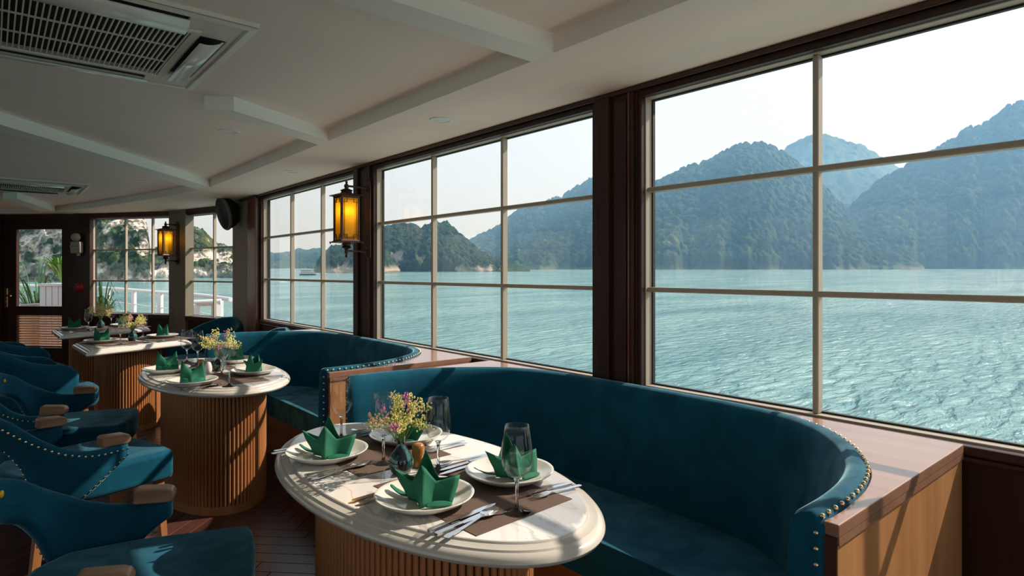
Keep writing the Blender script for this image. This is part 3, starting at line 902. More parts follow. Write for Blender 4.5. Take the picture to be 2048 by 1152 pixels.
def banquette(name, label, x0, yc, L):
    t = thing(name, label, 'banquette', (x0, yc, 0), 0, 'curved velvet banquettes')
    D = .845; h = L/2
    half = [(0, .030), (.12, .032), (.25, .046), (.38, .08), (.50, .14), (.60, .21), (.69, .30), (.755, .41), (.795, .54), (.812, .70), (.818, .88), (.82, h)]
    pts = [(x, -h+y) for x, y in half]+[(x, h-y) for x, y in half[:-1][::-1]]
    NU = 90
    C, Lc = catmull(pts, NU)
    # inward normals
    T = np.gradient(C, axis=0); T /= np.linalg.norm(T, axis=1)[:, None]
    Nn = np.stack([-T[:, 1], T[:, 0]], 1)
    u = np.linspace(0, 1, NU)
    lean = np.clip(np.minimum(u, 1-u)/.24, 0, 1); lean = lean*lean*(3-2*lean)
    prof = [(-.004, .30), (-.004, .855), (.002, .874), (.016, .885), (.034, .884), (.050, .873), (.060, .85), (.066, .80), (.072, .70), (.078, .58), (.082, .46), (.082, .36), (.06, .30)]
    P = []
    for i in range(NU):
        for k, (o_, z) in enumerate(prof):
            ex = 0 if z > .86 else lean[i]*max(0, (.86-z))/.4*.075
            if k < 2: ex = 0
            q = C[i]+Nn[i]*(o_+min(ex, .085))
            P.append((q[0], q[1], z))
    m_ = MB().grid(P, NU, len(prof))
    n = len(prof)
    # rounded front caps
    for s_, i in ((-1, 0), (1, NU-1)):
        ring = [P[i*n+k] for k in range(n)]
        base = len(m_.v)
        cen = np.mean(np.array(ring), 0)
        r2 = [tuple(np.array([-.012, 0, 0])+cen+(np.array(p)-cen)*[1, .82, .975]) for p in ring]
        m_.v += r2
        for k in range(n):
            k2 = (k+1) % n
            m_.f.append((i*n+k, i*n+k2, base+k2, base+k))
        m_.f.append(tuple(range(base, base+n)))
    back = obj('backrest', m_, M['velvet'], t, smooth=True, fixn=True, angle=60)
    # veneered box: top ledge with the curved cut-out, end panels, plinth
    e = .002
    led = [(e, -h+.030)]+[tuple(C[i]-Nn[i]*.004) for i in range(1, NU-1)]+[(e, h-.030), (0, h), (D, h), (D, -h), (0, -h)]
    obj('ledge', MB().prism([(p[0], p[1]) for p in led], .842, .868), M['ledge'], t, bevel=.0025, seg=2)
    for sy in (-1, 1):
        y0, y1 = (-h+.004, -h+.030) if sy < 0 else (h-.030, h-.004)
        obj('end_panel', MB().box(.004, D, y0, y1, 0, .842), M['panel'], t, bevel=.002)
        obj('edge_strip', MB().box(-.001, .0035, y0, y1, 0, .842), M['edge_wood'], t)
        obj('apron', MB().box(.004, D, *((-h+.0005, -h+.0045) if sy < 0 else (h-.0045, h-.0005)), .826, .842), M['ledge'], t)
    # seat cushion
    fx = .272
    inn = [C[i]+Nn[i]*(.085+.07*lean[i]) for i in range(NU)]
    inn = [(q[0], q[1]) for q in inn if q[0] > .17]
    seat_poly = inn+[(fx-.10, inn[-1][1]), (fx-.06, h-.19), (fx-.01, h-.30), (fx, h-.42), (fx, -h+.42), (fx-.01, -h+.30), (fx-.06, -h+.19), (fx-.10, inn[0][1])]
    obj('seat_cushion', MB().prism(seat_poly, .335, .474), M['velvet'], t, bevel=.028, seg=4, smooth=True, angle=50)
    bp_ = [(q[0], q[1]) for q in inn]
    bx = .40
    base_poly = [(.80, -h+.04), (.80, h-.04), (.20, h-.04), (.24, h-.16), (.34, h-.36), (bx, h-.60), (bx+.02, 0), (bx, -h+.60), (.34, -h+.36), (.24, -h+.16), (.20, -h+.04)]
    obj('plinth', MB().prism(base_poly, 0, .335), M['base_wood'], t)
    # nailheads along the back of the roll and down both front edges
    nn = int(Lc/.0325)
    NC, _ = catmull(pts, nn)
    NT = np.gradient(NC, axis=0); NT /= np.linalg.norm(NT, axis=1)[:, None]
    for i in range(nn):
        q = NC[i]+np.array([-NT[i][1], NT[i][0]])*.0015
        nail(t, (q[0]+(.004 if i in (0, nn-1) else 0), q[1], .8765), (NT[i][1], -NT[i][0], 1.1))
    for sy in (-1, 1):
        for k in range(17):
            nail(t, (-.011, sy*(h-.038), .845-k*.031), (-1, 0, 0))
    return t

banquette('banquette', 'teal velvet curved banquette nearest the camera, walnut box end in the sun', 1.225, 1.545, 2.13)
banquette('banquette', 'teal velvet curved banquette behind the first, around the middle oval table', 1.225, 3.90, 2.23)

# ================================================================ tables
def ellipse_ring(a, b, off, z, n):
    out = []
    for i in range(n):
        q = 2*PI*i/n
        x, y = a*math.cos(q), b*math.sin(q)
        nx, ny = math.cos(q)/a, math.sin(q)/b; l_ = math.hypot(nx, ny)
        out.append((x+nx/l_*off, y+ny/l_*off, z))
    return out
def poly_ring(poly, off, z):
    n = len(poly); out = []
    for i in range(n):
        p0, p1, p2 = Vector(poly[i-1]), Vector(poly[i]), Vector(poly[(i+1) % n])
        d1 = (p1-p0).normalized(); d2 = (p2-p1).normalized()
        n1 = Vector((d1.y, -d1.x)); n2 = Vector((d2.y, -d2.x))
        b_ = (n1+n2); b_ /= max(b_.dot(n1), .2)
        q = p1+b_*off
        out.append((q.x, q.y, z))
    return out
EDGE = [(-.052, .7395), (-.043, .7395), (-.040, .735), (-.030, .7325), (-.020, .731), (-.017, .7265), (-.008, .7235), (-.001, .716), (.001, .708), (-.003, .700), (-.012, .6945), (-.028, .692), (-.05, .690), (-.2, .690)]
def stack_rings(rings, cap_top=False, cap_bot=True):
    n = len(rings[0]); vs = [p for r_ in rings for p in r_]; fs = []
    for k in range(len(rings)-1):
        for i in range(n):
            j = (i+1) % n
            fs.append((k*n+i, (k+1)*n+i, (k+1)*n+j, k*n+j))
    if cap_top: fs.append(tuple(range(n)))
    if cap_bot: fs.append(tuple(range((len(rings)-1)*n, len(rings)*n))[::-1])
    return MB().add(vs, fs)

FL = MB().lathe([(.0088, 0), (.0088, 1)], 10); FL.f += [tuple(range(10))[::-1], tuple(range(10, 20))]
FLUTE = FL.mesh('flute'); FLUTE.materials.append(M['flute']); FLUTE.polygons.foreach_set('use_smooth', [True]*len(FLUTE.polygons))
try: FLUTE.set_sharp_from_angle(angle=R(50))
except Exception: pass
flute_src = bpy.data.objects.new('flute', FLUTE)

def pedestal(t, a, b, z0, z1, single=True, shape=None, rot=0.0, cx=0, cy=0):
    n = 96
    ring = lambda o_, z: [(cx+p[0]*math.cos(rot)-p[1]*math.sin(rot), cy+p[0]*math.sin(rot)+p[1]*math.cos(rot), z) for p in ellipse_ring(a, b, o_, z, n)]
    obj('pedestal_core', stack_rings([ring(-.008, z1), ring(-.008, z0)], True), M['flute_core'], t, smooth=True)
    obj('plinth', stack_rings([ring(-.01, .05), ring(.004, .048), ring(.006, .04), ring(.006, 0.001)], False), M['flute'], t, smooth=True)
    obj('top_plate', stack_rings([ring(.0, z1+.012), ring(.008, z1+.008), ring(.008, z1-.004), ring(-.02, z1-.004)], True), M['flute'], t, smooth=True)
    # flutes evenly along the perimeter
    q = np.linspace(0, 2*PI, 2000); X, Y = a*np.cos(q), b*np.sin(q)
    s_ = np.r_[0, np.cumsum(np.hypot(np.diff(X), np.diff(Y)))]
    nf = int(s_[-1]/.0205)
    qq = np.interp(np.arange(nf)*s_[-1]/nf, s_, q)
    allf = MB()
    for v in qq:
        x, y = a*math.cos(v), b*math.sin(v)
        X_, Y_ = cx+x*math.cos(rot)-y*math.sin(rot), cy+x*math.sin(rot)+y*math.cos(rot)
        if single:
            o = flute_src.copy(); COL.objects.link(o); o.parent = t; o.location = (X_, Y_, .048); o.scale = (1, 1, z1-.050)
        else:
            allf.join(MB().lathe([(.0088, .048), (.0088, z1-.002)], 8, (X_, Y_, 0)))
    if not single:
        o = obj('fluting', allf, M['flute'], t, smooth=True, angle=60); o['kind'] = 'stuff'

def oval_table(label, x, y, a, b, pa, pb):
    t = thing('oval_table', label, 'table', (x, y, 0))
    n = 128
    rings = [ellipse_ring(a, b, o_, z, n) for o_, z in EDGE]
    obj('table_edge', stack_rings(rings), M['stone'], t, smooth=True, angle=35)
    obj('marble_top', stack_rings([ellipse_ring(a, b, -.046, .7402, n), ellipse_ring(a, b, -.0455, .7385, n)], True), M['marble'], t)
    pedestal(t, pa, pb, .05, .678)
    return t
T1 = (1.02, 1.66); T2 = (1.04, 4.06)
oval_table('oval marble table nearest the camera, set for four with green napkins', T1[0], T1[1], .368, .708, .262, .45)
oval_table('oval marble table in the middle, before the second banquette', T2[0], T2[1], .388, .725, .268, .46)

def poly_table(label, poly, ped):
    c = (sum(p[0] for p in poly)/len(poly), sum(p[1] for p in poly)/len(poly))
    t = thing('square_table', label, 'table', (c[0], c[1], 0))
    P = [(p[0]-c[0], p[1]-c[1]) for p in poly]
    rings = [poly_ring(P, o_, z) for o_, z in EDGE[:-1]]
    obj('table_edge', stack_rings(rings), M['stone'], t)
    obj('marble_top', stack_rings([poly_ring(P, -.046, .7402), poly_ring(P, -.0455, .7385)], True), M['marble'], t)
    pedestal(t, ped[0], ped[1], .05, .678, single=False, rot=ped[2], cx=ped[3], cy=ped[4])
    return t
poly_table('angular marble table third from the camera, with a clipped corner', [(.546, 5.683), (1.36, 6.02), (1.40, 6.50), (.62, 6.72), (.517, 6.44)], (.24, .34, R(-20), .03, .02))
poly_table('angular marble table farthest from the camera, in front of the bow window', [(.49, 7.30), (1.32, 7.66), (1.36, 8.15), (.60, 8.36), (.475, 8.05)], (.24, .34, R(-20), .02, .02))

# ================================================================ chairs
def interp(u, tab):
    return float(np.interp(abs(u), [p[0] for p in tab], [p[1] for p in tab]))

def shell(plan, top, bot, nu, nv, lean, th, hole_soft=True):
    C, L = catmull(plan, nu)
    P = []
    T = np.gradient(C, axis=0); T /= np.linalg.norm(T, axis=1)[:, None]
    out = np.stack([-T[:, 1], T[:, 0]], 1)
    us = np.linspace(-1, 1, nu)
    for i, u in enumerate(us):
        zt, zb = interp(u, top), interp(u, bot)
        for k in range(nv):
            z = zb+(zt-zb)*k/(nv-1)
            l_ = lean(u, z)
            P.append((C[i][0]+out[i][0]*l_, C[i][1]+out[i][1]*l_, z))
    return C, out, us, P, L

LEG = lambda x, y, sx, sy, h: stack_rings([[(x+dx*.020, y+dy*.020, h) for dx, dy in ((-1, -1), (1, -1), (1, 1), (-1, 1))][::1],
                                          [(x+sx+dx*.0125, y+sy+dy*.0125, 0.0) for dx, dy in ((-1, -1), (1, -1), (1, 1), (-1, 1))]], True)

def armchair(label, loc, rz):
    t = thing('armchair', label, 'armchair', (loc[0], loc[1], 0), rz, 'teal armchairs with wooden arm caps')
    plan = [(.075, -.309), (.0, -.318), (-.10, -.305), (-.20, -.262), (-.27, -.175), (-.305, -.07), (-.305, .07), (-.27, .175), (-.20, .262), (-.10, .305), (.0, .318), (.075, .309)]
    top = [(0, .775), (.15, .768), (.3, .728), (.45, .660), (.58, .606), (.7, .580), (.8, .572), (1, .575)]
    bot = [(0, .628), (.18, .622), (.29, .59), (.36, .52), (.41, .42), (.46, .355), (.68, .355), (.74, .385), (.84, .44), (.93, .487), (1, .515)]
    lean = lambda u, z: (z-.45)*.22*(1-abs(u)**1.5)+.02*abs(u)*(z-.45)
    nu, nv = 73, 6
    C, out, us, P, L = shell(plan, top, bot, nu, nv, lean, .05)
    obj('backrest', MB().grid(P, nu, nv), M['velvet'], t, smooth=True, solid=.052, subsurf=1)
    seat = [(.325, -.262), (.345, -.15), (.35, 0), (.345, .15), (.325, .262), (.0, .268), (-.20, .235), (-.265, .14), (-.28, 0), (-.265, -.14), (-.20, -.235), (.0, -.268)]
    obj('seat', MB().prism(seat, .335, .474), M['velvet'], t, bevel=.026, seg=4, smooth=True, angle=50)
    for sy in (-1, 1):
        pr = [(-.036, .577), (.070, .572), (.084, .580), (.088, .598), (.080, .613), (.062, .620), (-.020, .626), (-.032, .621)]
        b = MB()
        w = .028
        vs = [(x, sy*.309-w, z) for x, z in pr]+[(x, sy*.309+w, z) for x, z in pr]
        k = len(pr)
        b.add(vs, [tuple(range(k)), tuple(range(k, 2*k))[::-1]]+[(i, i+k, (i+1) % k+k, (i+1) % k) for i in range(k)])
        obj('arm_cap', b, M['cap_wood'], t, bevel=.005, seg=2, smooth=True, fixn=True)
        for lx, sx in ((.27, .02), (-.21, -.05)):
            obj('leg', LEG(lx, sy*.215, sx, sy*.02, .34), M['leg_wood'], t, fixn=True)
    bt = MB()
    for y in (-.09, 0, .09):
        i = int(np.argmin(np.abs(C[:, 1]-y)+(C[:, 0] > -.1)*9))
        z = .712; l_ = lean(us[i], z)-.029
        bt.ell((C[i][0]+out[i][0]*l_, C[i][1]+out[i][1]*l_, z), (.006, .0115, .0115), 12, 6)
    obj('button', bt, M['button'], t, smooth=True)
    # nailheads along the outer edges
    nb = MB()
    g = np.array(P).reshape(nu, nv, 3)
    def walk(pts, off):
        pts = np.array(pts)
        l_ = np.r_[0, np.cumsum(np.linalg.norm(np.diff(pts[:, :3], axis=0), axis=1))]
        for s_ in np.arange(.01, l_[-1], .0235):
            q = np.array([np.interp(s_, l_, pts[:, k]) for k in range(5)])
            nb.ell((q[0]+q[3]*off, q[1]+q[4]*off, q[2]), .0056, 6, 4)
    walk([(g[i, -1, 0], g[i, -1, 1], g[i, -1, 2]-.022, out[i][0], out[i][1]) for i in range(nu)], .026)
    for sgn in (0, 1):
        idx = [i for i in range(nu) if (us[i] > .64 if sgn else us[i] < -.64)]
        walk([(g[i, 0, 0], g[i, 0, 1], g[i, 0, 2]+.016, out[i][0], out[i][1]) for i in idx], .026)
    idx = [i for i in range(nu) if abs(us[i]) < .45]
    walk([(g[i, 0, 0], g[i, 0, 1], g[i, 0, 2]+.016, out[i][0], out[i][1]) for i in idx], .026)
    o = obj('nailheads', nb, M['nail'], t, smooth=True); o['kind'] = 'stuff'
    return t

A_ = armchair('teal armchair nearest the camera, its seat half lit by the sun', (.29, 2.077), R(-20))
dup(A_, (.295, 3.53, 0), R(18), 'teal armchair second from the camera, seen over its nail-studded outer side')
dup(A_, (.33, 4.45, 0), R(-18.5), 'teal armchair third from the camera, facing the middle oval table')

def tub_chair(label, loc, rz):
    t = thing('tub_chair', label, 'chair', (loc[0], loc[1], 0), rz, 'smooth teal tub chairs')
    plan = [(.16, -.275), (.03, -.292), (-.09, -.285), (-.20, -.245), (-.275, -.155), (-.305, 0), (-.275, .155), (-.20, .245), (-.09, .285), (.03, .292), (.16, .275)]
    top = [(0, .86), (.2, .845), (.4, .78), (.55, .72), (.7, .69), (.85, .678), (.93, .66), (1, .60)]
    bot = [(0, .34), (.8, .34), (.9, .36), (1, .42)]
    lean = lambda u, z: (z-.40)*.22*(1-.6*abs(u))
    nu, nv = 41, 6
    C, out, us, P, L = shell(plan, top, bot, nu, nv, lean, .06)
    obj('backrest', MB().grid(P, nu, nv), M['velvet'], t, smooth=True, solid=.060, subsurf=1)
    seat = [(.30, -.225), (.335, -.13), (.345, 0), (.335, .13), (.30, .225), (.0, .25), (-.20, .21), (-.26, 0), (-.20, -.21), (.0, -.25)]
    obj('seat', MB().prism(seat, .33, .475), M['velvet'], t, bevel=.035, seg=4, smooth=True, angle=50)
    for sy in (-1, 1):
        for lx, sx in ((.22, .04), (-.19, -.05)):
            obj('leg', LEG(lx, sy*.19, sx, sy*.03, .34), M['leg_wood'], t, fixn=True)
    return t
D_ = tub_chair('teal tub chair with its back to the aisle at the third table', (.285, 5.80), R(8))
dup(D_, (.18, 7.25, 0), R(12), 'teal tub chair with its back to the aisle at the farthest table')
dup(D_, (1.66, 7.00, 0), R(205), 'teal tub chair in the sun between the third table and the bow window')
dup(D_, (1.61, 5.50, 0), R(178), 'teal tub chair peeking over the far end of the second banquette')

# ================================================================ tableware
def lathe_obj(name, prof, m, n=40, parent=None, angle=40):
    return obj(name, MB().lathe(prof, n), m, parent, smooth=True, fixn=True, angle=angle)

PLATE = MB().lathe([(0, .0065), (.06, .0065), (.082, .0085), (.105, .0165), (.122, .0255), (.1295, .0290), (.1310, .0280), (.1290, .0245), (.112, .0130), (.092, .0030), (.085, 0), (.070, 0), (.068, .002), (0, .002)], 56).mesh('dinner_plate')
PLATE.materials.append(M['porcelain']); PLATE.polygons.foreach_set('use_smooth', [True]*len(PLATE.polygons))
bm = bmesh.new(); bm.from_mesh(PLATE); bmesh.ops.recalc_face_normals(bm, faces=bm.faces); bm.to_mesh(PLATE); bm.free()
plate_src = bpy.data.objects.new('dinner_plate', PLATE)

def napkin_mesh(name, tops, bots, mids, extra):
    b = MB(); n = len(tops)
    b.add(list(bots)+list(mids)+list(tops), [(i, (i+1) % n, n+(i+1) % n, n+i) for i in range(n)]+[(n+i, n+(i+1) % n, 2*n+(i+1) % n, 2*n+i) for i in range(n)])
    for e in extra:
        b.add(e, [tuple(range(len(e)))] if len(e) < 5 else [(0, 1, 4, 3), (1, 2, 5, 4)])
    return b
def crown_napkin(variant):
    if variant == 0:
        tops = [(-.086, -.002, .084), (-.036, -.012, .050), (-.006, -.034, .104), (.028, -.012, .052), (.090, .004, .066), (.030, .020, .050), (-.004, .020, .128), (-.030, .018, .052)]
        mids = [(-.066, -.008, .042), (-.024, -.014, .024), (-.005, -.052, .050), (.020, -.014, .022), (.084, -.016, .032), (.026, .022, .026), (.0, .046, .060), (-.026, .020, .026)]
        bots = [(-.046, .002, .001), (-.020, -.020, .001), (-.006, -.064, .001), (.020, -.024, .001), (.072, -.034, .002), (.028, .028, .001), (.0, .056, .001), (-.026, .026, .001)]
        extra = [[(-.040, .0, .006), (-.075, .012, .010), (-.105, .030, .030), (-.036, .030, .004), (-.070, .036, .006), (-.100, .050, .026)],
                 [(.004, -.056, .012), (.034, -.046, .016), (.074, -.038, .010), (.004, -.066, .002), (.036, -.060, .004), (.076, -.050, .003)]]
    else:
        tops = [(-.052, -.004, .126), (-.024, -.004, .086), (-.002, -.004, .066), (.024, -.006, .084), (.052, -.004, .120), (.034, .022, .074), (.0, .036, .074), (-.034, .022, .076)]
        mids = [(-.060, -.012, .060), (-.024, -.020, .044), (-.002, -.042, .036), (.024, -.022, .042), (.063, -.012, .056), (.034, .026, .038), (.0, .046, .036), (-.036, .026, .038)]
        bots = [(-.060, -.008, .001), (-.028, -.030, .001), (.0, -.056, .001), (.030, -.032, .001), (.066, -.012, .001), (.038, .030, .001), (.0, .050, .001), (-.040, .030, .001)]
        extra = [[(-.054, -.016, .040), (.0, -.046, .022), (.060, -.018, .040), (-.056, -.030, .004), (.0, -.072, .003), (.064, -.034, .004)],
                 [(.046, .0, .006), (.070, .006, .006), (.095, .014, .016), (.040, .028, .004), (.066, .028, .004), (.090, .032, .014)]]
    b = napkin_mesh('napkin', tops, bots, mids, extra)
    me = b.mesh('folded_napkin'); me.materials.append(M['napkin'])
    # sharp folds at the eight ridges, soft cloth elsewhere
    at = me.attributes.new('crease_edge', 'FLOAT', 'EDGE')
    n = len(tops)
    for e in me.edges:
        a, c = sorted(e.vertices)
        v = 0.0
        if c < 3*n:
            if a % n == c % n: v = .92 if (a % n) % 2 == 0 else .8
            elif a >= 2*n: v = .95
        at.data[e.index].value = v
    me.polygons.foreach_set('use_smooth', [True]*len(me.polygons))
    o = bpy.data.objects.new('folded_napkin', me)
    q = o.modifiers.new('subsurf', 'SUBSURF'); q.levels = 2; q.render_levels = 2
    tex = bpy.data.textures.new('cloth', 'CLOUDS'); tex.noise_scale = .035
    d = o.modifiers.new('rumple', 'DISPLACE'); d.texture = tex; d.strength = .005; d.mid_level = .5; d.texture_coords = 'LOCAL'
    q = o.modifiers.new('solidify', 'SOLIDIFY'); q.thickness = .0022; q.offset = 0
    return o
nap_src = [crown_napkin(0), crown_napkin(1)]

def glass_parts():
    bowl = MB().lathe([(.0008, .0885), (.010, .0895), (.022, .095), (.032, .107), (.0385, .126), (.0400, .145), (.0385, .170), (.0345, .198), (.0308, .2225), (.0300, .2225), (.0337, .198), (.0376, .170), (.0391, .145), (.0376, .1265), (.0313, .108), (.0215, .0965), (.010, .0912), (.0008, .0905)], 36).mesh('bowl')
    foot = MB().lathe([(0, .0), (.0345, 0), (.036, .0012), (.034, .0024), (.018, .0052), (.0075, .010), (.0046, .018), (.0040, .045), (.0042, .072), (.0062, .083), (.010, .0890), (0.0, .0886)], 28).mesh('stem_and_foot')
    out = []
    for me in (bowl, foot):
        me.materials.append(M['wine_glass' if me is bowl else 'solid_glass']); me.polygons.foreach_set('use_smooth', [True]*len(me.polygons))
        bm = bmesh.new(); bm.from_mesh(me); bmesh.ops.recalc_face_normals(bm, faces=bm.faces); bm.to_mesh(me); bm.free()
        out.append(bpy.data.objects.new(me.name, me))
    return out
glass_src = glass_parts()

def strip(secs, th):
    """closed blade from cross-sections (x, half width, z, dish)"""
    b = MB(); n = len(secs); k = 7
    for x, w, z, d in secs:
        for i in range(k):
            s_ = -1+2*i/(k-1); b.v.append((x, s_*w, z-d*(1-s_*s_)+th/2))
    for x, w, z, d in secs:
        for i in range(k):
            s_ = -1+2*i/(k-1); b.v.append((x, s_*w, z-d*(1-s_*s_)-th/2))
    m_ = n*k
    for a in range(n-1):
        for i in range(k-1):
            q = a*k+i
            b.f.append((q, q+k, q+k+1, q+1)); b.f.append((m_+q, m_+q+1, m_+q+k+1, m_+q+k))
        q = a*k; b.f.append((q, m_+q, m_+q+k, q+k)); q = a*k+k-1; b.f.append((q, q+k, m_+q+k, m_+q))
    for i in range(k-1):
        b.f.append((i, i+1, m_+i+1, m_+i)); q = (n-1)*k+i; b.f.append((q, m_+q, m_+q+1, q+1))
    return b
def cut_mesh(kind, L):
    H_ = [(0, .004, .0045, 0), (.006, .0075, .0045, 0), (.03, .0072, .0045, 0), (.07, .0052, .0048, 0)]
    if kind == 'knife':
        b = strip([(0, .005, .005, 0), (.005, .0068, .005, 0), (.05, .0062, .005, 0), (.085, .0058, .005, 0)], .006)
        b.join(strip([(.085, .0046, .005, 0), (.09, .0060, .005, 0), (.12, .0088, .005, 0), (.17, .0088, .005, 0), (.197, .0058, .005, 0), (.207, .0012, .005, 0)], .0018))
    elif kind == 'spoon':
        b = strip(H_+[(.105, .0034, .0062, 0), (.132, .0036, .0085, 0), (.140, .0075, .0085, .001), (.150, .0150, .0085, .003), (.165, .0196, .0083, .0052), (.180, .0185, .0085, .005), (.195, .0120, .0095, .003), (.2025, .003, .010, .0004)], .0017)
    else:
        b = strip(H_+[(.105, .0034, .0070, 0), (.128, .0036, .0090, 0), (.136, .0085, .0088, .0), (.146, .0115, .0074, .0), (.158, .0118, .006, .0)], .0020)
        for k in range(4):
            y = -.0096+k*.0064
            b.join(strip([(.158, .0020, .006, 0), (.180, .0017, .0055, 0), (.197, .0012, .0085, 0), (.201, .0006, .0098, 0)], .0018).xf(Matrix.Translation((0, y, 0))))
    b.xf(Matrix.Diagonal((L/.205, 1, 1, 1)))
    me = b.mesh(kind); me.materials.append(M['steel'])
    bm = bmesh.new(); bm.from_mesh(me); bmesh.ops.remove_doubles(bm, verts=bm.verts, dist=1e-6); bmesh.ops.recalc_face_normals(bm, faces=bm.faces); bm.to_mesh(me); bm.free()
    me.polygons.foreach_set('use_smooth', [True]*len(me.polygons))
    try: me.set_sharp_from_angle(angle=R(50))
    except Exception: pass
    return bpy.data.objects.new(kind, me)
cut_src = {'knife': cut_mesh('knife', .225), 'small_knife': cut_mesh('knife', .20), 'spoon': cut_mesh('spoon', .205), 'fork': cut_mesh('fork', .20), 'small_fork': cut_mesh('fork', .175)}
TZ = .7402

def place(src, name, label, cat, group, loc, rz=0.0, rx=0.0):
    o = src.copy(); o.name = name; COL.objects.link(o); o.location = loc; o.rotation_euler = (rx, 0, rz)
    return tag(o, label, cat, group)
def set_glass(x, y, label, z=TZ, rz=0):
    t = thing('wine_glass', label, 'wine glass', (x, y, z), rz, 'clear stemmed wine glasses')
    for s_ in glass_src:
        c = s_.copy(); COL.objects.link(c); c.parent = t
    return t
def set_cut(kind, h, tip, label):
    a = math.atan2(tip[1]-h[1], tip[0]-h[0])
    zz = TZ+.0021+(h[2] if len(h) > 2 else 0)
    place(cut_src[kind], kind, label, kind.replace('small_', ''), 'stainless cutlery', (h[0], h[1], zz), a)
def set_mat(x, y, lx, ly, rz, label):
    tag(obj('placemat', MB().box(-lx/2, lx/2, -ly/2, ly/2, 0, .0018), M['mat'], None, (x, y, TZ), (0, 0, rz)), label, 'placemat', 'brown woven placemats')
def set_plate(x, y, rz, var, lab, nlab, nrz, z=TZ+.0018):
    place(plate_src, 'dinner_plate', lab, 'plate', 'cream dinner plates', (x, y, z), rz)
    place(nap_src[var], 'folded_napkin', nlab, 'napkin', 'green folded napkins', (x+.004*math.cos(nrz), y+.004*math.sin(nrz), z+.0078), nrz)

def vase_and_flowers(x, y, seed, lab, flab, scale=1.0, z=TZ):
    v = obj('bud_vase', MB().lathe([(0, 0), (.022, 0), (.030, .006), (.0375, .024), (.0375, .040), (.030, .058), (.018, .074), (.0115, .086), (.0105, .100), (.0125, .110), (.0108, .110), (.0090, .100), (.009, .086), (.0, .080)], 36), M['vase'], None, (x, y, z), smooth=True, fixn=True)
    tag(v, lab, 'vase', 'dark glass bud vases')
    t = thing('flower_bouquet', flab, 'flowers', (x, y, z+.088), 0, 'small bouquets of yellow and pink statice')
    rg = random.Random(seed)
    st = MB(); bl = MB(); pk = MB()
    heads = []
    for k in range(34):
        a = rg.random()*2*PI; r_ = (.015+.062*math.sqrt(rg.random()))*scale; h_ = (.055+.085*rg.random()**.8)*scale*(1-.25*(r_/.075)**2)
        if k < 3: r_ = .08*scale; h_ = (.055+.02*k)*scale
        c = Vector((r_*math.cos(a), r_*math.sin(a), h_))
        b0 = Vector((.004*math.cos(a), .004*math.sin(a), -.004))
        mid = b0*.45+c*.45+Vector((0, 0, .022*scale))
        st.tube([b0, mid*.6+b0*.4, mid, c], [.0012, .0011, .0010, .0007], 5, False)
        heads.append((c, mid))
    for k, (c, mid) in enumerate(heads):
        d = (c-mid).normalized()
        m_ = rg.randint(24, 34)
        target = pk if k in (4, 9, 15, 19, 22) else bl
        for q in range(m_):
            s_ = q/m_
            off = Vector((rg.uniform(-1, 1), rg.uniform(-1, 1), rg.uniform(-1, 1)))*.0105*scale
            p_ = c+d*((s_-.65)*.036*scale)+off
            rr = rg.uniform(.0014, .0033)*scale
            target.ell(p_, (rr, rr*rg.uniform(.7, 1.3), rr*rg.uniform(.8, 1.5)), 5, 4)
    o = obj('flower_stems', st, M['stem_green'], t, smooth=True); o['kind'] = 'stuff'
    o = obj('yellow_blossoms', bl, M['blossom'], t); o['kind'] = 'stuff'
    o = obj('pink_blossoms', pk, M['pink'], t); o['kind'] = 'stuff'
    return t

SH = [(0, 0), (.0185, 0), (.0193, .001), (.0195, .003), (.0195, .02), (.0195, .045), (.0195, .058), (.0190, .063), (.0175, .067), (.0150, .0698), (.0115, .0716), (.006, .0726), (0, .0728)]
def shaker(x, y, white, lab):
    prof = [(0, 0), (.015, 0), (.0185, .004), (.0205, .020), (.0195, .042), (.0155, .060), (.010, .069), (0, .071)] if white else SH
    t = obj('salt_shaker' if white else 'pepper_shaker', MB().lathe(prof, 28), M['white_glaze' if white else 'ochre'], None, (x, y, TZ+.0018), smooth=True, fixn=True)
    tag(t, lab, 'shaker')
    hb = MB()
    for k in range(3): hb.lathe([(0, .0), (.0011, .0), (.0011, .0012), (0, .0012)], 6, (.005*math.cos(k*2.1), .005*math.sin(k*2.1), .0712 if not white else .0696))
    obj('pour_hole', hb, M['black'], t)

# --- table nearest the camera
set_mat(1.005, 1.360, .335, .455, R(3), 'brown woven placemat under the two nearest plates of the front table')
set_mat(.995, 1.905, .335, .450, R(1), 'brown woven placemat under the two far plates of the front table')
set_plate(.867, 1.373, 0, 0, 'cream plate nearest the camera on the front table', 'green crown napkin on the nearest plate of the front table', -YAW+R(0))
set_plate(1.163, 1.377, 0, 0, 'cream plate behind the front wine glass on the front table', 'green napkin seen through the front wine glass', -YAW+R(28))
set_plate(.838, 1.920, 0, 0, 'cream plate at the aisle side far end of the front table', 'green crown napkin on the aisle side far plate of the front table', -YAW+R(6))
set_plate(1.140, 1.930, 0, 0, 'cream plate partly behind the flowers on the front table', 'green napkin hidden behind the flowers on the front table', -YAW+R(-30))
set_glass(1.011, 1.168, 'wine glass nearest the camera, in front of the sunlit marble veins')
set_glass(1.045, 1.577, 'wine glass right behind the ochre shaker on the front table')
set_glass(.948, 1.745, 'wine glass behind the flowers on the front table')
set_glass(.972, 2.105, 'wine glass at the far end of the front table, before the walnut panel')
vase_and_flowers(.944, 1.627, 11, 'dark green glass bud vase on the front table', 'yellow and pink statice in the vase on the front table', 1.12)
shaker(1.015, 1.645, False, 'ochre glazed shaker beside the vase on the front table')
N1 = 'beside the nearest plate of the front table'
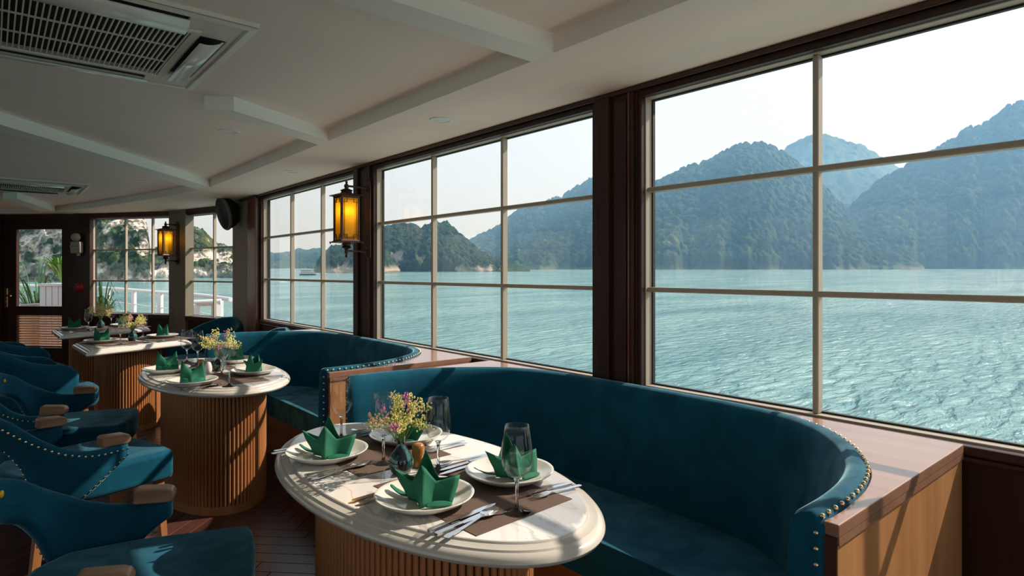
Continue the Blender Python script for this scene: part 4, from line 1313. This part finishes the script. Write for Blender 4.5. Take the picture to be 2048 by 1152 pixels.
set_cut('knife', (.772, 1.206), (1.0, 1.237), 'table knife '+N1); set_cut('small_knife', (.775, 1.180), (.965, 1.209), 'small knife between table knife and spoon, front table near edge'); set_cut('spoon', (.782, 1.153), (.986, 1.209), 'soup spoon at the near edge of the front table')
set_cut('fork', (.722, 1.498), (.92, 1.520), 'fork half under the nearest plate, next to the knife-side placemat corner'); set_cut('small_fork', (.728, 1.470), (.9, 1.488), 'small fork tucked against the nearest plate of the front table')
set_cut('fork', (1.262, 1.219), (1.07, 1.240), 'fork lying right of the front wine glass, closer to the plate'); set_cut('small_fork', (1.268, 1.188), (1.09, 1.206), 'small fork right of the front wine glass, closer to the table end')
set_cut('knife', (1.235, 1.545), (1.01, 1.520), 'table knife between the two bench side plates of the front table'); set_cut('small_knife', (1.235, 1.570), (1.04, 1.552), 'small knife between the two bench side plates of the front table'); set_cut('spoon', (1.245, 1.592), (1.055, 1.600), 'soup spoon lying between the shaker and the bench side plate')
set_cut('knife', (.703, 1.772), (.93, 1.772), 'table knife before the aisle side far plate of the front table'); set_cut('small_knife', (.706, 1.752), (.905, 1.766), 'small knife before the aisle side far plate of the front table'); set_cut('spoon', (.709, 1.730), (.912, 1.766), 'soup spoon before the vase, pointing at the flowers')
set_cut('fork', (.705, 2.060), (.90, 2.045), 'fork beyond the aisle side far plate of the front table'); set_cut('small_fork', (.722, 2.085), (.895, 2.070), 'small fork at the far aisle edge of the front table')
set_cut('fork', (1.285, 1.772), (1.09, 1.765), 'fork pointing at the ochre shaker from the bench side'); set_cut('small_fork', (1.275, 1.745), (1.10, 1.738), 'small fork pointing at the ochre shaker from the bench side')
set_cut('knife', (1.255, 2.080), (1.03, 2.070), 'table knife beyond the far bench side plate of the front table'); set_cut('small_knife', (1.245, 2.105), (1.045, 2.100), 'small knife beyond the far bench side plate of the front table'); set_cut('spoon', (1.235, 2.140), (1.035, 2.150), 'soup spoon at the far end of the front table')

# --- middle oval table
set_mat(1.010, 3.72, .34, .455, R(2), 'brown woven placemat under the two nearest plates of the middle oval table')
set_mat(1.015, 4.28, .34, .455, R(-1), 'brown woven placemat under the two far plates of the middle oval table')
set_plate(.822, 3.640, 0, 1, 'cream plate nearest the camera on the middle oval table', 'green napkin in the nearest plate of the middle oval table', -YAW+R(20))
set_plate(.806, 4.190, 0, 1, 'cream plate at the aisle side far end of the middle oval table', 'green napkin in the aisle side far plate of the middle oval table', -YAW+R(18))
set_plate(1.190, 3.785, 0, 0, 'cream plate at the bench side of the middle oval table, nearer one', 'green napkin at the bench side of the middle oval table, nearer one', -YAW+R(150))
set_plate(1.236, 4.350, 0, 1, 'cream plate behind the glasses of the middle oval table', 'green napkin behind the glasses of the middle oval table', -YAW+R(60))
set_glass(.962, 3.456, 'wine glass nearest the camera on the middle oval table')
set_glass(1.036, 3.876, 'wine glass before the vase of the middle oval table')
set_glass(1.030, 4.405, 'wine glass left of the pink flowers on the middle oval table, nearer one')
set_glass(1.000, 4.56, 'wine glass at the far end of the middle oval table')
vase_and_flowers(1.065, 4.03, 23, 'dark blue glass bud vase on the middle oval table', 'pink topped statice in the vase on the middle oval table', 1.3)
shaker(.975, 4.085, False, 'ochre shaker on the middle oval table'); shaker(.984, 3.960, True, 'white rounded shaker on the middle oval table')
N2 = 'of the middle oval table'
set_cut('knife', (.735, 3.480), (.96, 3.540), 'table knife before the nearest plate '+N2); set_cut('spoon', (.745, 3.455), (.945, 3.520), 'soup spoon before the nearest plate '+N2)
set_cut('fork', (1.300, 3.600), (1.10, 3.610), 'fork before the bench side near plate '+N2); set_cut('small_fork', (1.30, 3.570), (1.13, 3.580), 'small fork before the bench side near plate '+N2)
set_cut('knife', (.690, 4.010), (.915, 4.030), 'table knife between the two aisle side plates '+N2); set_cut('spoon', (.690, 3.985), (.892, 4.000), 'soup spoon between the two aisle side plates '+N2)
set_cut('fork', (.70, 3.815), (.90, 3.820), 'fork beyond the nearest plate '+N2); set_cut('fork', (1.350, 4.180), (1.15, 4.170), 'fork between the two bench side plates '+N2)

# --- third table
set_mat(.80, 6.19, .36, .46, R(22), 'brown woven placemat under the aisle side plate of the third table')
set_mat(1.180, 6.33, .36, .46, R(22), 'brown woven placemat under the bow side plate of the third table')
set_plate(.715, 6.300, 0, 1, 'cream plate at the aisle side of the third table', 'green napkin in the aisle side plate of the third table', -YAW+R(14))
set_plate(1.205, 6.420, 0, 1, 'cream plate at the bow side of the third table', 'green napkin in the bow side plate of the third table', -YAW+R(-16))
set_glass(.820, 6.050, 'wine glass standing before the vase of the third table')
set_glass(1.075, 6.600, 'wine glass behind the flowers of the third table')
vase_and_flowers(.945, 6.29, 37, 'dark blue glass bud vase on the third table', 'yellow statice with one pink spike in the vase on the third table', 1.3)
set_cut('knife', (.70, 6.00), (.91, 6.09), 'table knife on the aisle side placemat of the third table'); set_cut('fork', (1.28, 6.14), (1.09, 6.07), 'fork at the near edge of the third table'); set_cut('small_fork', (1.26, 6.115), (1.10, 6.045), 'small fork at the near edge of the third table')
# --- farthest table
set_mat(.745, 7.85, .36, .46, R(22), 'brown woven placemat under the aisle side plate of the farthest table')
set_mat(1.10, 7.96, .36, .46, R(22), 'brown woven placemat under the bow side plate of the farthest table')
set_plate(.660, 7.930, 0, 1, 'cream plate at the aisle side of the farthest table', 'green napkin in the aisle side plate of the farthest table', -YAW+R(14))
set_plate(1.120, 8.020, 0, 1, 'cream plate at the bow side of the farthest table', 'green napkin at the bow side of the farthest table, half hidden by flowers', -YAW+R(0))
set_glass(.762, 7.700, 'wine glass at the aisle side of the farthest table')
set_glass(1.020, 8.160, 'wine glass behind the vase of the farthest table')
vase_and_flowers(.896, 7.95, 41, 'dark green glass bud vase on the farthest table', 'yellow and pink statice in the vase on the farthest table', 1.35)
set_cut('knife', (.60, 7.72), (.81, 7.80), 'table knife on the aisle side placemat of the farthest table')

# ================================================================ ceiling fittings
def aircon(label, cx, cy):
    t = thing('air_conditioner', label, 'air conditioner', (cx, cy, 2.195), 0, 'ceiling air conditioner cassettes')
    h = .475; g = .300
    # face frame with four outlet slots (local z up into the ceiling)
    fr = MB()
    s0, s1 = .335, .425     # outlet slot, distance from the centre
    sl = .27
    z0, z1 = 0, .022
    for sx, sy in ((1, 0), (-1, 0), (0, 1), (0, -1)):
        def bx(a0, a1, b0, b1, zz0=z0, zz1=z1):
            if sx: x0, x1 = sorted((sx*a0, sx*a1)); fr.box(x0, x1, b0, b1, zz0, zz1)
            else: y0, y1 = sorted((sy*a0, sy*a1)); fr.box(b0, b1, y0, y1, zz0, zz1)
        full = h if sx else s1
        bx(s1, h, -h, h) if sx else bx(s1, h, -s1, s1)
        if sx:
            bx(s0, s1, -s1, -sl); bx(s0, s1, sl, s1)
            bx(g, s0, -s0, s0)
        else:
            bx(s0, s1, -s0, -sl); bx(s0, s1, sl, s0)
            bx(g, s0, -g, g)
    obj('face_frame', fr, M['ac_white'], t)
    bv = MB()
    rim = [[(-h, -h), (h, -h), (h, h), (-h, h)]]
    obj('rim', stack_rings([poly_ring(rim[0], 0, -.003), poly_ring(rim[0], -.028, -.0075), poly_ring(rim[0], -.034, -.001)], False, False), M['ac_white'], t)
    # grille opening frame, dark filter behind
    gf = MB()
    for a in (0, 1):
        for sg in (-1, 1):
            q0, q1 = sorted((sg*(g-.002), sg*(g+.026)))
            gf.box(*((q0, q1, -g-.026, g+.026) if a == 0 else (-g, g, q0, q1)), -.010, 0)
    obj('grille_frame', gf, M['ac_white'], t, bevel=.003)
    obj('filter', MB().box(-g, g, -g, g, .012, .016), M['ac_dark'], t)
    bar = MB().box(-.0021, .0021, -g, g, -.008, -.001).mesh('grille_bar'); bar.materials.append(M['ac_white'])
    for k in range(36):
        o = bpy.data.objects.new('grille_bar', bar); put(o, t); o.location = (-g+(k+.5)*2*g/36, 0, 0)
    for y in (-.10, .10):
        obj('cross_bar', MB().box(-g, g, y-.0025, y+.0025, -.006, .0), M['ac_white'], t)
    # dark outlets and curved flaps hanging open
    for k, (sx, sy) in enumerate(((1, 0), (-1, 0), (0, 1), (0, -1))):
        P = []
        n = 7
        for i in range(2):
            w = -sl if i == 0 else sl
            for q in range(n):
                a = R(-12+75*q/(n-1))
                d = s0+.012+.072*math.sin(a); z = -.036+.045*(1-math.cos(a))+.006
                P.append(((sx*d if sx else w), (sy*d if sy else w), z))
        obj('outlet', MB().box(*((min(sx*s0, sx*s1), max(sx*s0, sx*s1), -sl, sl) if sx else (-sl, sl, min(sy*s0, sy*s1), max(sy*s0, sy*s1))), .010, .014), M['ac_dark'], t)
        obj('flap', MB().grid(P, 2, n), M['ac_flap'], t, smooth=True, solid=.005)
    return t
aircon('large air conditioner cassette in the ceiling nearest the camera', .232, 2.655)
aircon('air conditioner cassette in the ceiling near the bow door', .262, 7.68)

def downlight(x, y, z, label):
    t = thing('downlight', label, 'ceiling light', (x, y, z), 0, 'round white recessed downlights')
    obj('rim', MB().lathe([(.0615, 0), (.060, -.004), (.050, -.0065), (.044, -.004), (.043, -.0005)], 32), M['lamp_white'], t, smooth=True)
    obj('diffuser', MB().lathe([(.044, -.0022), (.0, -.0022)], 32), M['lamp_glass'], t)
downlight(1.103, 3.96, CEIL, 'round downlight in the middle ceiling recess, above the middle oval table')
downlight(1.774, 2.65, SOF, 'round downlight on the lowered border above the middle window')
downlight(1.79, 4.77, SOF, 'round downlight on the lowered border near the big lantern')
downlight(1.09, 6.68, CEIL, 'round downlight in the ceiling recess past the third beam')
downlight(1.80, 6.92, SOF, 'round downlight on the lowered border before the speaker pillar')
downlight(.78, 10.12, SOF, 'round downlight on the border in front of the bow door')

# ================================================================ lanterns
def lantern(label, loc, rz, arm, watts):
    """local: origin at lantern mid axis, bottom finial at z=0; +x is towards the wall it hangs from"""
    t = thing('wall_lantern', label, 'wall lantern', loc, rz, 'bronze wall lanterns with amber glass')
    b_, zb, zt = .062, .118, .428
    obj('bottom_finial', MB().lathe([(0, 0), (.009, .004), (.0115, .012), (.006, .022), (.010, .032), (.014, .044), (.010, .056), (.015, .062), (.034, .072), (.026, .084), (.030, .098), (.040, .104), (.040, .108)], 16), M['bronze'], t, smooth=True, fixn=True)
    obj('top_finial', MB().lathe([(.046, .448), (.040, .456), (.036, .466), (.044, .474), (.026, .482), (.012, .488), (.016, .498), (.018, .508), (.010, .518), (.006, .524), (.0095, .530), (.0085, .538), (0, .541)], 16), M['bronze'], t, smooth=True, fixn=True)
    sq = [(-1, -1), (1, -1), (1, 1), (-1, 1)]
    ring = lambda h, z: [(x*h, y*h, z) for x, y in sq]
    obj('roof', stack_rings([ring(.050, .450), ring(.062, .444), ring(.088, .440), ring(.090, .434), ring(.070, .430), ring(.066, .418), ring(.060, .416)], True), M['bronze'], t)
    obj('base_plate', stack_rings([ring(.066, .128), ring(.070, .118), ring(.090, .112), ring(.088, .106), ring(.040, .102)], True), M['bronze'], t)
    for x, y in sq:
        obj('corner_post', MB().box(x*b_-.006, x*b_+.006, y*b_-.006, y*b_+.006, .118, .424), M['bronze'], t, bevel=.001, seg=1)
        obj('foot_stud', MB().ell((x*.083, y*.083, .102), .005, 8, 5), M['bronze'], t)
    fb_ = MB()
    def bar(u0, u1, z0_, z1_, f=None): fb_.box(u0, u1, -.0022, .0022, z0_, z1_)
    k = .0016; U = .045; Zb, Zt = .142, .406; c_ = .020
    for u in (-U, U): bar(u-k, u+k, Zb, Zt)
    for z in (Zb, Zt): bar(-U, U, z-k, z+k)
    for su in (-1, 1):
        for zc, dz in ((Zb, 1), (Zt, -1)):
            x0 = su*U
            xa, xb = sorted((x0-su*c_*.0-su*c_, x0+su*.012))
            za, zb2 = sorted((zc-dz*.014, zc+dz*c_))
            bar(xa, xb, zc+dz*c_-k, zc+dz*c_+k)
            bar(x0-su*c_-k, x0-su*c_+k, za, zb2)
    fmesh = fb_.mesh('fretwork'); fmesh.materials.append(M['bronze'])
    gm = MB().box(-.056, .056, -.001, .001, .122, .422).mesh('amber_pane'); gm.materials.append(M['amber'])
    for i in range(4):
        a = i*PI/2
        o = bpy.data.objects.new('amber_pane', gm); put(o, t); o.rotation_euler = (0, 0, a); o.location = (math.sin(a)*.059, -math.cos(a)*.059, 0)
        p_ = bpy.data.objects.new('fretwork', fmesh); put(p_, o); p_.location = (0, -.0045, 0)
    obj('bulb', MB().lathe([(0, .298), (.012, .304), (.018, .320), (.019, .334), (.012, .352), (.008, .362), (0, .364)], 16), M['bulb'], t, smooth=True, fixn=True)
    obj('socket', MB().lathe([(.011, .360), (.012, .42)], 12), M['bronze'], t)
    for z in (.505, .048):
        obj('bracket_arm', MB().tube([(.012, 0, z), (arm*.6, 0, z), (arm*.78, 0, z-.004), (arm, 0, z-.006)], [.0075, .0075, .012, .018], 10), M['bronze'], t, smooth=True)
        obj('wall_boss', MB().lathe([(0, 0), (.030, .0), (.032, .004), (.022, .010), (.014, .014), (0, .016)], 20).xf(Matrix.Translation((arm+.002, 0, z-.006)) @ Matrix.Rotation(-PI/2, 4, 'Y')), M['bronze'], t, smooth=True, fixn=True)
    obj('back_plate', MB().box(arm-.002, arm+.006, -.045, .045, .0, .55), M['dark_wood'], t, bevel=.004)
    l = bpy.data.lights.new('lantern_light', 'POINT'); l.energy = watts; l.shadow_soft_size = .02; l.color = (1, .80, .42)
    lo = bpy.data.objects.new('lantern_light', l); put(lo, t); lo.location = (0, 0, .335)
    return t
lantern('lit amber lantern on the post between the middle and third windows, the large one', (1.895, 4.02, 1.450), 0, .160, .15)
u2 = Vector((B[1][0]-B[2][0], B[1][1]-B[2][1])).normalized(); n2 = Vector((-u2.y, u2.x))
ctr = Vector(((B[1][0]+B[2][0])/2, (B[1][1]+B[2][1])/2))-n2*.16-u2*(-.02)
lantern('lit amber lantern on the bow pillar between the two far windows, the small far one', (ctr.x, ctr.y, 1.445), math.atan2(n2.y, n2.x), .150, .15)

# ================================================================ things on the walls
t = thing('loudspeaker', 'black oval loudspeaker tilted down from the corner pillar', 'loudspeaker', (1.90, 7.02, 1.98), 0)
def oval_body(d0, d1, rx, rz_, taper):
    P = []; nu, nv = 28, 8
    for i in range(nu):
        q = 2*PI*i/nu
        for k in range(nv):
            f = k/(nv-1); s_ = 1-taper*f**2
            P.append((d0+(d1-d0)*f, rx*s_*math.cos(q), rz_*s_*math.sin(q)))
    m_ = MB().grid(P, nu, nv, True)
    m_.f.append(tuple(i*nv+nv-1 for i in range(nu)))
    return m_
Rm = Matrix.Rotation(R(200), 4, 'Z') @ Matrix.Rotation(R(18), 4, 'Y')
Rm = Matrix.Rotation(R(192), 4, 'Z') @ Matrix.Rotation(R(14), 4, 'Y')
obj('cabinet', oval_body(.0, -.155, .125, .175, .45).xf(Rm), M['black'], t, smooth=True, fixn=True, angle=60)
obj('rim_ring', MB().lathe([(.96, -.012), (1.03, -.010), (1.05, .004), (1.0, .018), (.94, .020)], 40).xf(Rm @ Matrix.Diagonal((1, .125, .175, 1)) @ Matrix.Rotation(PI/2, 4, 'Y')), M['speaker_grey'], t, smooth=True, fixn=True)
obj('grille', MB().lathe([(.95, .016), (.6, .026), (0, .030)], 40).xf(Rm @ Matrix.Diagonal((1, .125, .175, 1)) @ Matrix.Rotation(PI/2, 4, 'Y')), M['black'], t, smooth=True)
bk = MB().tube([(.02, .02, .0), (.06, .02, .01), (.135, .01, .015)], [.035, .028, .022], 10); bk.box(.128, .148, -.06, .06, -.075, .085)
obj('wall_bracket', bk, M['black'], t, bevel=.003)
obj('cable', MB().tube([(.142, .0, .08), (.138, .02, .12), (.142, .0, .155)], .003, 6), M['black'], t)

def on_bow(p, q, s_, d, z):
    u = (Vector(q)-Vector(p)).normalized(); n = Vector((-u.y, u.x)); c = Vector(p)+u*s_+n*d
    return (c.x, c.y, z), math.atan2(u.y, u.x)
loc, rz = on_bow(B[5], B[4], 1.215, -.002, 1.66)
loc = (loc[0], loc[1], 1.70)
t = thing('emergency_light', 'beige twin emergency light high on the panel right of the door', 'emergency light', loc, rz)
obj('battery_case', MB().box(-.075, .075, -.07, -.001, -.10, .06), M['beige_plastic'], t, bevel=.018, seg=3, smooth=True)
obj('lamp_head', MB().ell((.01, -.06, .118), (.058, .055, .058), 18, 10), M['beige_plastic'], t, smooth=True)
obj('lamp_neck', MB().tube([(.01, -.05, .05), (.01, -.05, .08)], .02, 10), M['beige_plastic'], t)
obj('indicator_row', MB().box(-.05, .05, -.074, -.069, -.004, .004), M['speaker_grey'], t)
obj('side_knob', MB().ell((-.088, -.035, .0), (.014, .012, .012), 10, 6), M['beige_plastic'], t, smooth=True)
obj('lower_lamp', MB().lathe([(0, -.135), (.02, -.13), (.024, -.11), (.02, -.095)], 12, (.03, -.04, 0)), M['beige_plastic'], t, smooth=True)
loc, rz = on_bow(B[5], B[4], 1.228, -.009, 1.142)
t = thing('alarm_bell', 'red round alarm bell on the panel between door and bow window', 'alarm bell', loc, rz)
obj('gong', MB().lathe([(0, .045), (.018, .044), (.045, .036), (.066, .018), (.072, .004), (.072, 0)], 32).xf(Matrix.Rotation(PI/2, 4, 'X')), M['red'], t, smooth=True, fixn=True)
obj('centre_cap', MB().lathe([(0, .056), (.014, .053), (.018, .044)], 16).xf(Matrix.Rotation(PI/2, 4, 'X')), M['red'], t, smooth=True)

# ================================================================ bow deck outside
dk = MB().prism([(2.3, 6.6), (2.95, 8.6), (2.95, 10.0), (2.86, 12), (2.62, 14), (2.25, 16.5), (1.55, 19), (.35, 21.2), (-1.5, 22.3), (-3.3, 21.2), (-4.6, 16), (-4.2, 6.6), (mir(B[0])[0]+.1, 7.6), (mir(B[2])[0], 9.2), (mir(B[4])[0], 10.4), (CX, 11.5), (.15, 11.12), (.99, 10.22), (1.90, 8.95), (2.0, 8.56), (2.34, 7.3)], -.30, -.05)
deck = struct(obj('bow_deck', dk, M['teak']), 'teak planked bow deck outside the door')
rail_pts, _ = catmull([(2.78, 9.9, .93), (2.70, 12, .95), (2.47, 14, .95), (2.10, 16.5, .97), (1.4, 19, .98), (.25, 21, 1.0), (-1.5, 22, 1.0), (-3.3, 20.8, 1.0)], 60)
t = thing('bow_railing', 'white bow railing curving round the deck outside the windows', 'railing', (2.70, 12, -.05))
loc3 = lambda p: (p[0]-2.70, p[1]-12, p[2]+.05)
obj('top_rail', MB().tube([loc3(p) for p in rail_pts], .035, 8), M['white_paint'], t, smooth=True)
for dz in (-.30, -.48):
    obj('wire_rail', MB().tube([loc3((p[0], p[1], p[2]+dz)) for p in rail_pts], .010, 6), M['white_paint'], t, smooth=True)
cm = MB().grid([loc3((p[0], p[1], z)) for p in rail_pts for z in (-.05, .30)], len(rail_pts), 2)
obj('coaming', cm, M['hull_brown'], t, solid=.05)
cp = MB().grid([loc3((p[0]+dx*.06, p[1], .31)) for p in rail_pts for dx in (-1, 1)], len(rail_pts), 2)
obj('coaming_cap', cp, M['white_paint'], t, solid=.025)
acc = 0
for i in range(1, len(rail_pts)):
    acc += np.linalg.norm(rail_pts[i]-rail_pts[i-1])
    if acc > 1.55 or i == 2:
        acc = 0; p = rail_pts[i]; d = rail_pts[i]-rail_pts[i-1]
        o = obj('stanchion', MB().box(-.085, .085, -.03, .03, .32, p[2]), M['white_paint'], t, (p[0]-2.70, p[1]-12, .05), (0, 0, math.atan2(d[1], d[0])), bevel=.01)
t = thing('side_gate', 'white tubular gate with square posts on the side deck, narrow bow window', 'gate', (2.45, 9.75, -.05))
for x, y in ((2.30, 10.0), (2.56, 9.86)):
    obj('gate_post', MB().box(-.06, .06, -.06, .06, 0, .93), M['white_paint'], t, (x-2.45, y-9.75, 0), bevel=.01)
obj('gate_rail', MB().tube([(2.22-2.45, .28, .93), (2.62-2.45, .08, .95)], .05, 10), M['white_paint'], t, smooth=True)
for z in (.62, .40): obj('gate_bar', MB().tube([(2.22-2.45, .28, z), (2.62-2.45, .08, z)], .018, 8), M['white_paint'], t, smooth=True)

def fronds(n, spread, height, seed, droop=1.0, w=.03, m_=6):
    rg = random.Random(seed); b = MB()
    out = []
    for k in range(n):
        a = rg.random()*2*PI; L = height*rg.uniform(.7, 1.15); s_ = spread*rg.uniform(.5, 1.1)
        c = Vector((math.cos(a), math.sin(a), 0)); side = Vector((-c.y, c.x, 0)); P = []
        for i in range(m_+1):
            f = i/m_
            p_ = c*s_*f**1.1+Vector((0, 0, L*(1.5*f-droop*f*f)))
            ww = w*math.sin(PI*min(.98, f*.85+.12))
            P += [p_-side*ww, p_+Vector((0, 0, ww*.3)), p_+side*ww]
        q = MB().grid(P, m_+1, 3)
        out.append(q)
    return out
def plant(name, label, loc, sets):
    t = thing(name, label, 'plant', loc)
    for n, sp, h_, sd, dr, w, z, mt in sets:
        for q in fronds(n, sp, h_, sd, dr, w):
            obj('leaf', q, M[mt], t, (0, 0, z), smooth=True)
    return t
px_, py_ = .865, 12.42
t = thing('planter', 'tall white slatted planter box outside the door', 'planter', (px_, py_, -.05), -YAW)
pb = MB().box(-.19, .19, -.19, .19, 0, 1.19)
obj('inner_box', pb, M['white_paint'], t)
for k in range(4):
    for f, (dx, dy) in enumerate(((0, -1), (1, 0), (0, 1), (-1, 0))):
        q = -.15+k*.10
        if dx == 0: obj('slat', MB().box(q-.042, q+.042, dy*.20-.012, dy*.20+.012, .02, 1.17), M['white_paint'], t)
        else: obj('slat', MB().box(dx*.20-.012, dx*.20+.012, q-.042, q+.042, .02, 1.17), M['white_paint'], t)
obj('top_board', MB().box(-.225, .225, -.225, .225, 1.17, 1.215), M['white_paint'], t, bevel=.006)
plant('potted_fern', 'bright green bushy plant growing out of the tall white planter', (px_, py_, 1.168), [(90, .38, .56, 3, .8, .017, 0, 'leaf')])
plant('palm', 'dark feathery palm beside the white planter, seen through door and bow window', (.62, 13.75, -.05), [(60, .85, 2.2, 7, 1.0, .013, 0, 'leaf_dark'), (34, .5, 2.2, 8, .85, .012, 0, 'leaf_dark')])
plant('palm', 'dark feathery palm at the edge of the bow window', (1.36, 11.98, -.05), [(80, .40, 2.0, 9, 1.0, .012, 0, 'leaf_dark')])
t = thing('outdoor_sofa', 'pale wicker sofa with rolled arm on the bow deck outside the door', 'sofa', (.40, 12.72, -.05), -YAW)
obj('seat_base', MB().box(-.45, .19, -.35, .35, .0, .72), M['wicker'], t, bevel=.05, seg=3, smooth=True)
obj('arm_roll', MB().tube([(-.40, -.30, .92), (-.25, -.30, .97), (-.05, -.30, .92), (.12, -.30, .84), (.17, -.30, .76)], .055, 10), M['wicker'], t, smooth=True)
obj('cushion', MB().box(-.06, .17, -.28, .30, .72, .88), M['cap_wood'], t, bevel=.05, seg=3, smooth=True)
obj('curl', MB().tube([(-.30+.09*math.cos(a*.5), -.36, .80+.09*math.sin(a*.5)) for a in range(13)], .02, 8), M['hull_brown'], t, smooth=True)

# side decks below the sills, unseen, added in cream to bounce sunlight onto the ceiling
for sx in (1, -1):
    x0, x1 = (2.32, 3.25) if sx > 0 else (2*CX-3.25, 2*CX-2.32)
    struct(obj('bounce_side_deck', MB().box(x0, x1, YB-.5, 7.2 if sx > 0 else 6.6, -.30, -.05), M['bounce_cream']), 'unseen cream side deck added to bounce sunlight in through the windows')
struct(obj('bounce_stern_deck', MB().box(2*CX-3.25, 3.25, YB-5, YB-.5, -.30, -.05), M['bounce_cream']), 'unseen cream stern deck added to bounce sunlight into the saloon')  # unseen deck astern, added to throw sunlight up at the ceiling

# small cruise boat
t = thing('cruise_boat', 'small white cruise boat with three decks under way in the third window', 'boat', (0, 0, 0))
d_ = HW*1220/(550.5-HZ)
c = FV*d_+RV*((616-1024)/1220*d_)
t.matrix_world = EXT @ Matrix.Translation((c.x, c.y, -HW)) @ Matrix.Rotation(-YAW+R(20), 4, 'Z')
k = 32/1220*d_/10.
hull = [(-5*k, -1.2*k), (4*k, -1.2*k), (5*k, 0), (4*k, 1.2*k), (-5*k, 1.2*k)]
obj('hull', MB().prism(hull, -.2, .95*k), M['boat_hull'], t)
for nm, x0, x1, z0, z1 in (('lower_deck', -4.9, 4.1, .95, 1.15), ('middle_deck', -4.8, 4.0, 2.05, 2.25), ('sun_deck', -4.6, 2.6, 3.15, 3.35)):
    obj(nm, MB().box(x0*k, x1*k, -1.3*k, 1.3*k, z0*k, z1*k), M['boat_white'], t)
for x0, x1, z0, z1 in ((-4.4, 3.2, 1.15, 2.05), (-4.3, 2.2, 2.25, 3.15)):
    obj('cabin', MB().box(x0*k, x1*k, -.95*k, .95*k, z0*k, z1*k), M['boat_white'], t)
    for i in range(7):
        xa = x0+.3+i*(x1-x0-.3)/7
        obj('cabin_window', MB().box(xa*k, (xa+.62)*k, -.97*k, .97*k, (z0+.3)*k, (z1-.2)*k), M['dark_void'], t)
obj('awning', MB().box(-3.6*k, 1.2*k, -1.1*k, 1.1*k, 4.0*k, 4.12*k), M['boat_white'], t)
for x in (-3.4, -1.2, 1.0):
    for y in (-1, 1): obj('awning_post', MB().box((x-.05)*k, (x+.05)*k, (y-.05)*k, (y+.05)*k, 3.35*k, 4.0*k), M['boat_white'], t)
obj('mast', MB().box(-1.6*k, -1.48*k, -.06*k, .06*k, 4.1*k, 5.4*k), M['boat_white'], t)
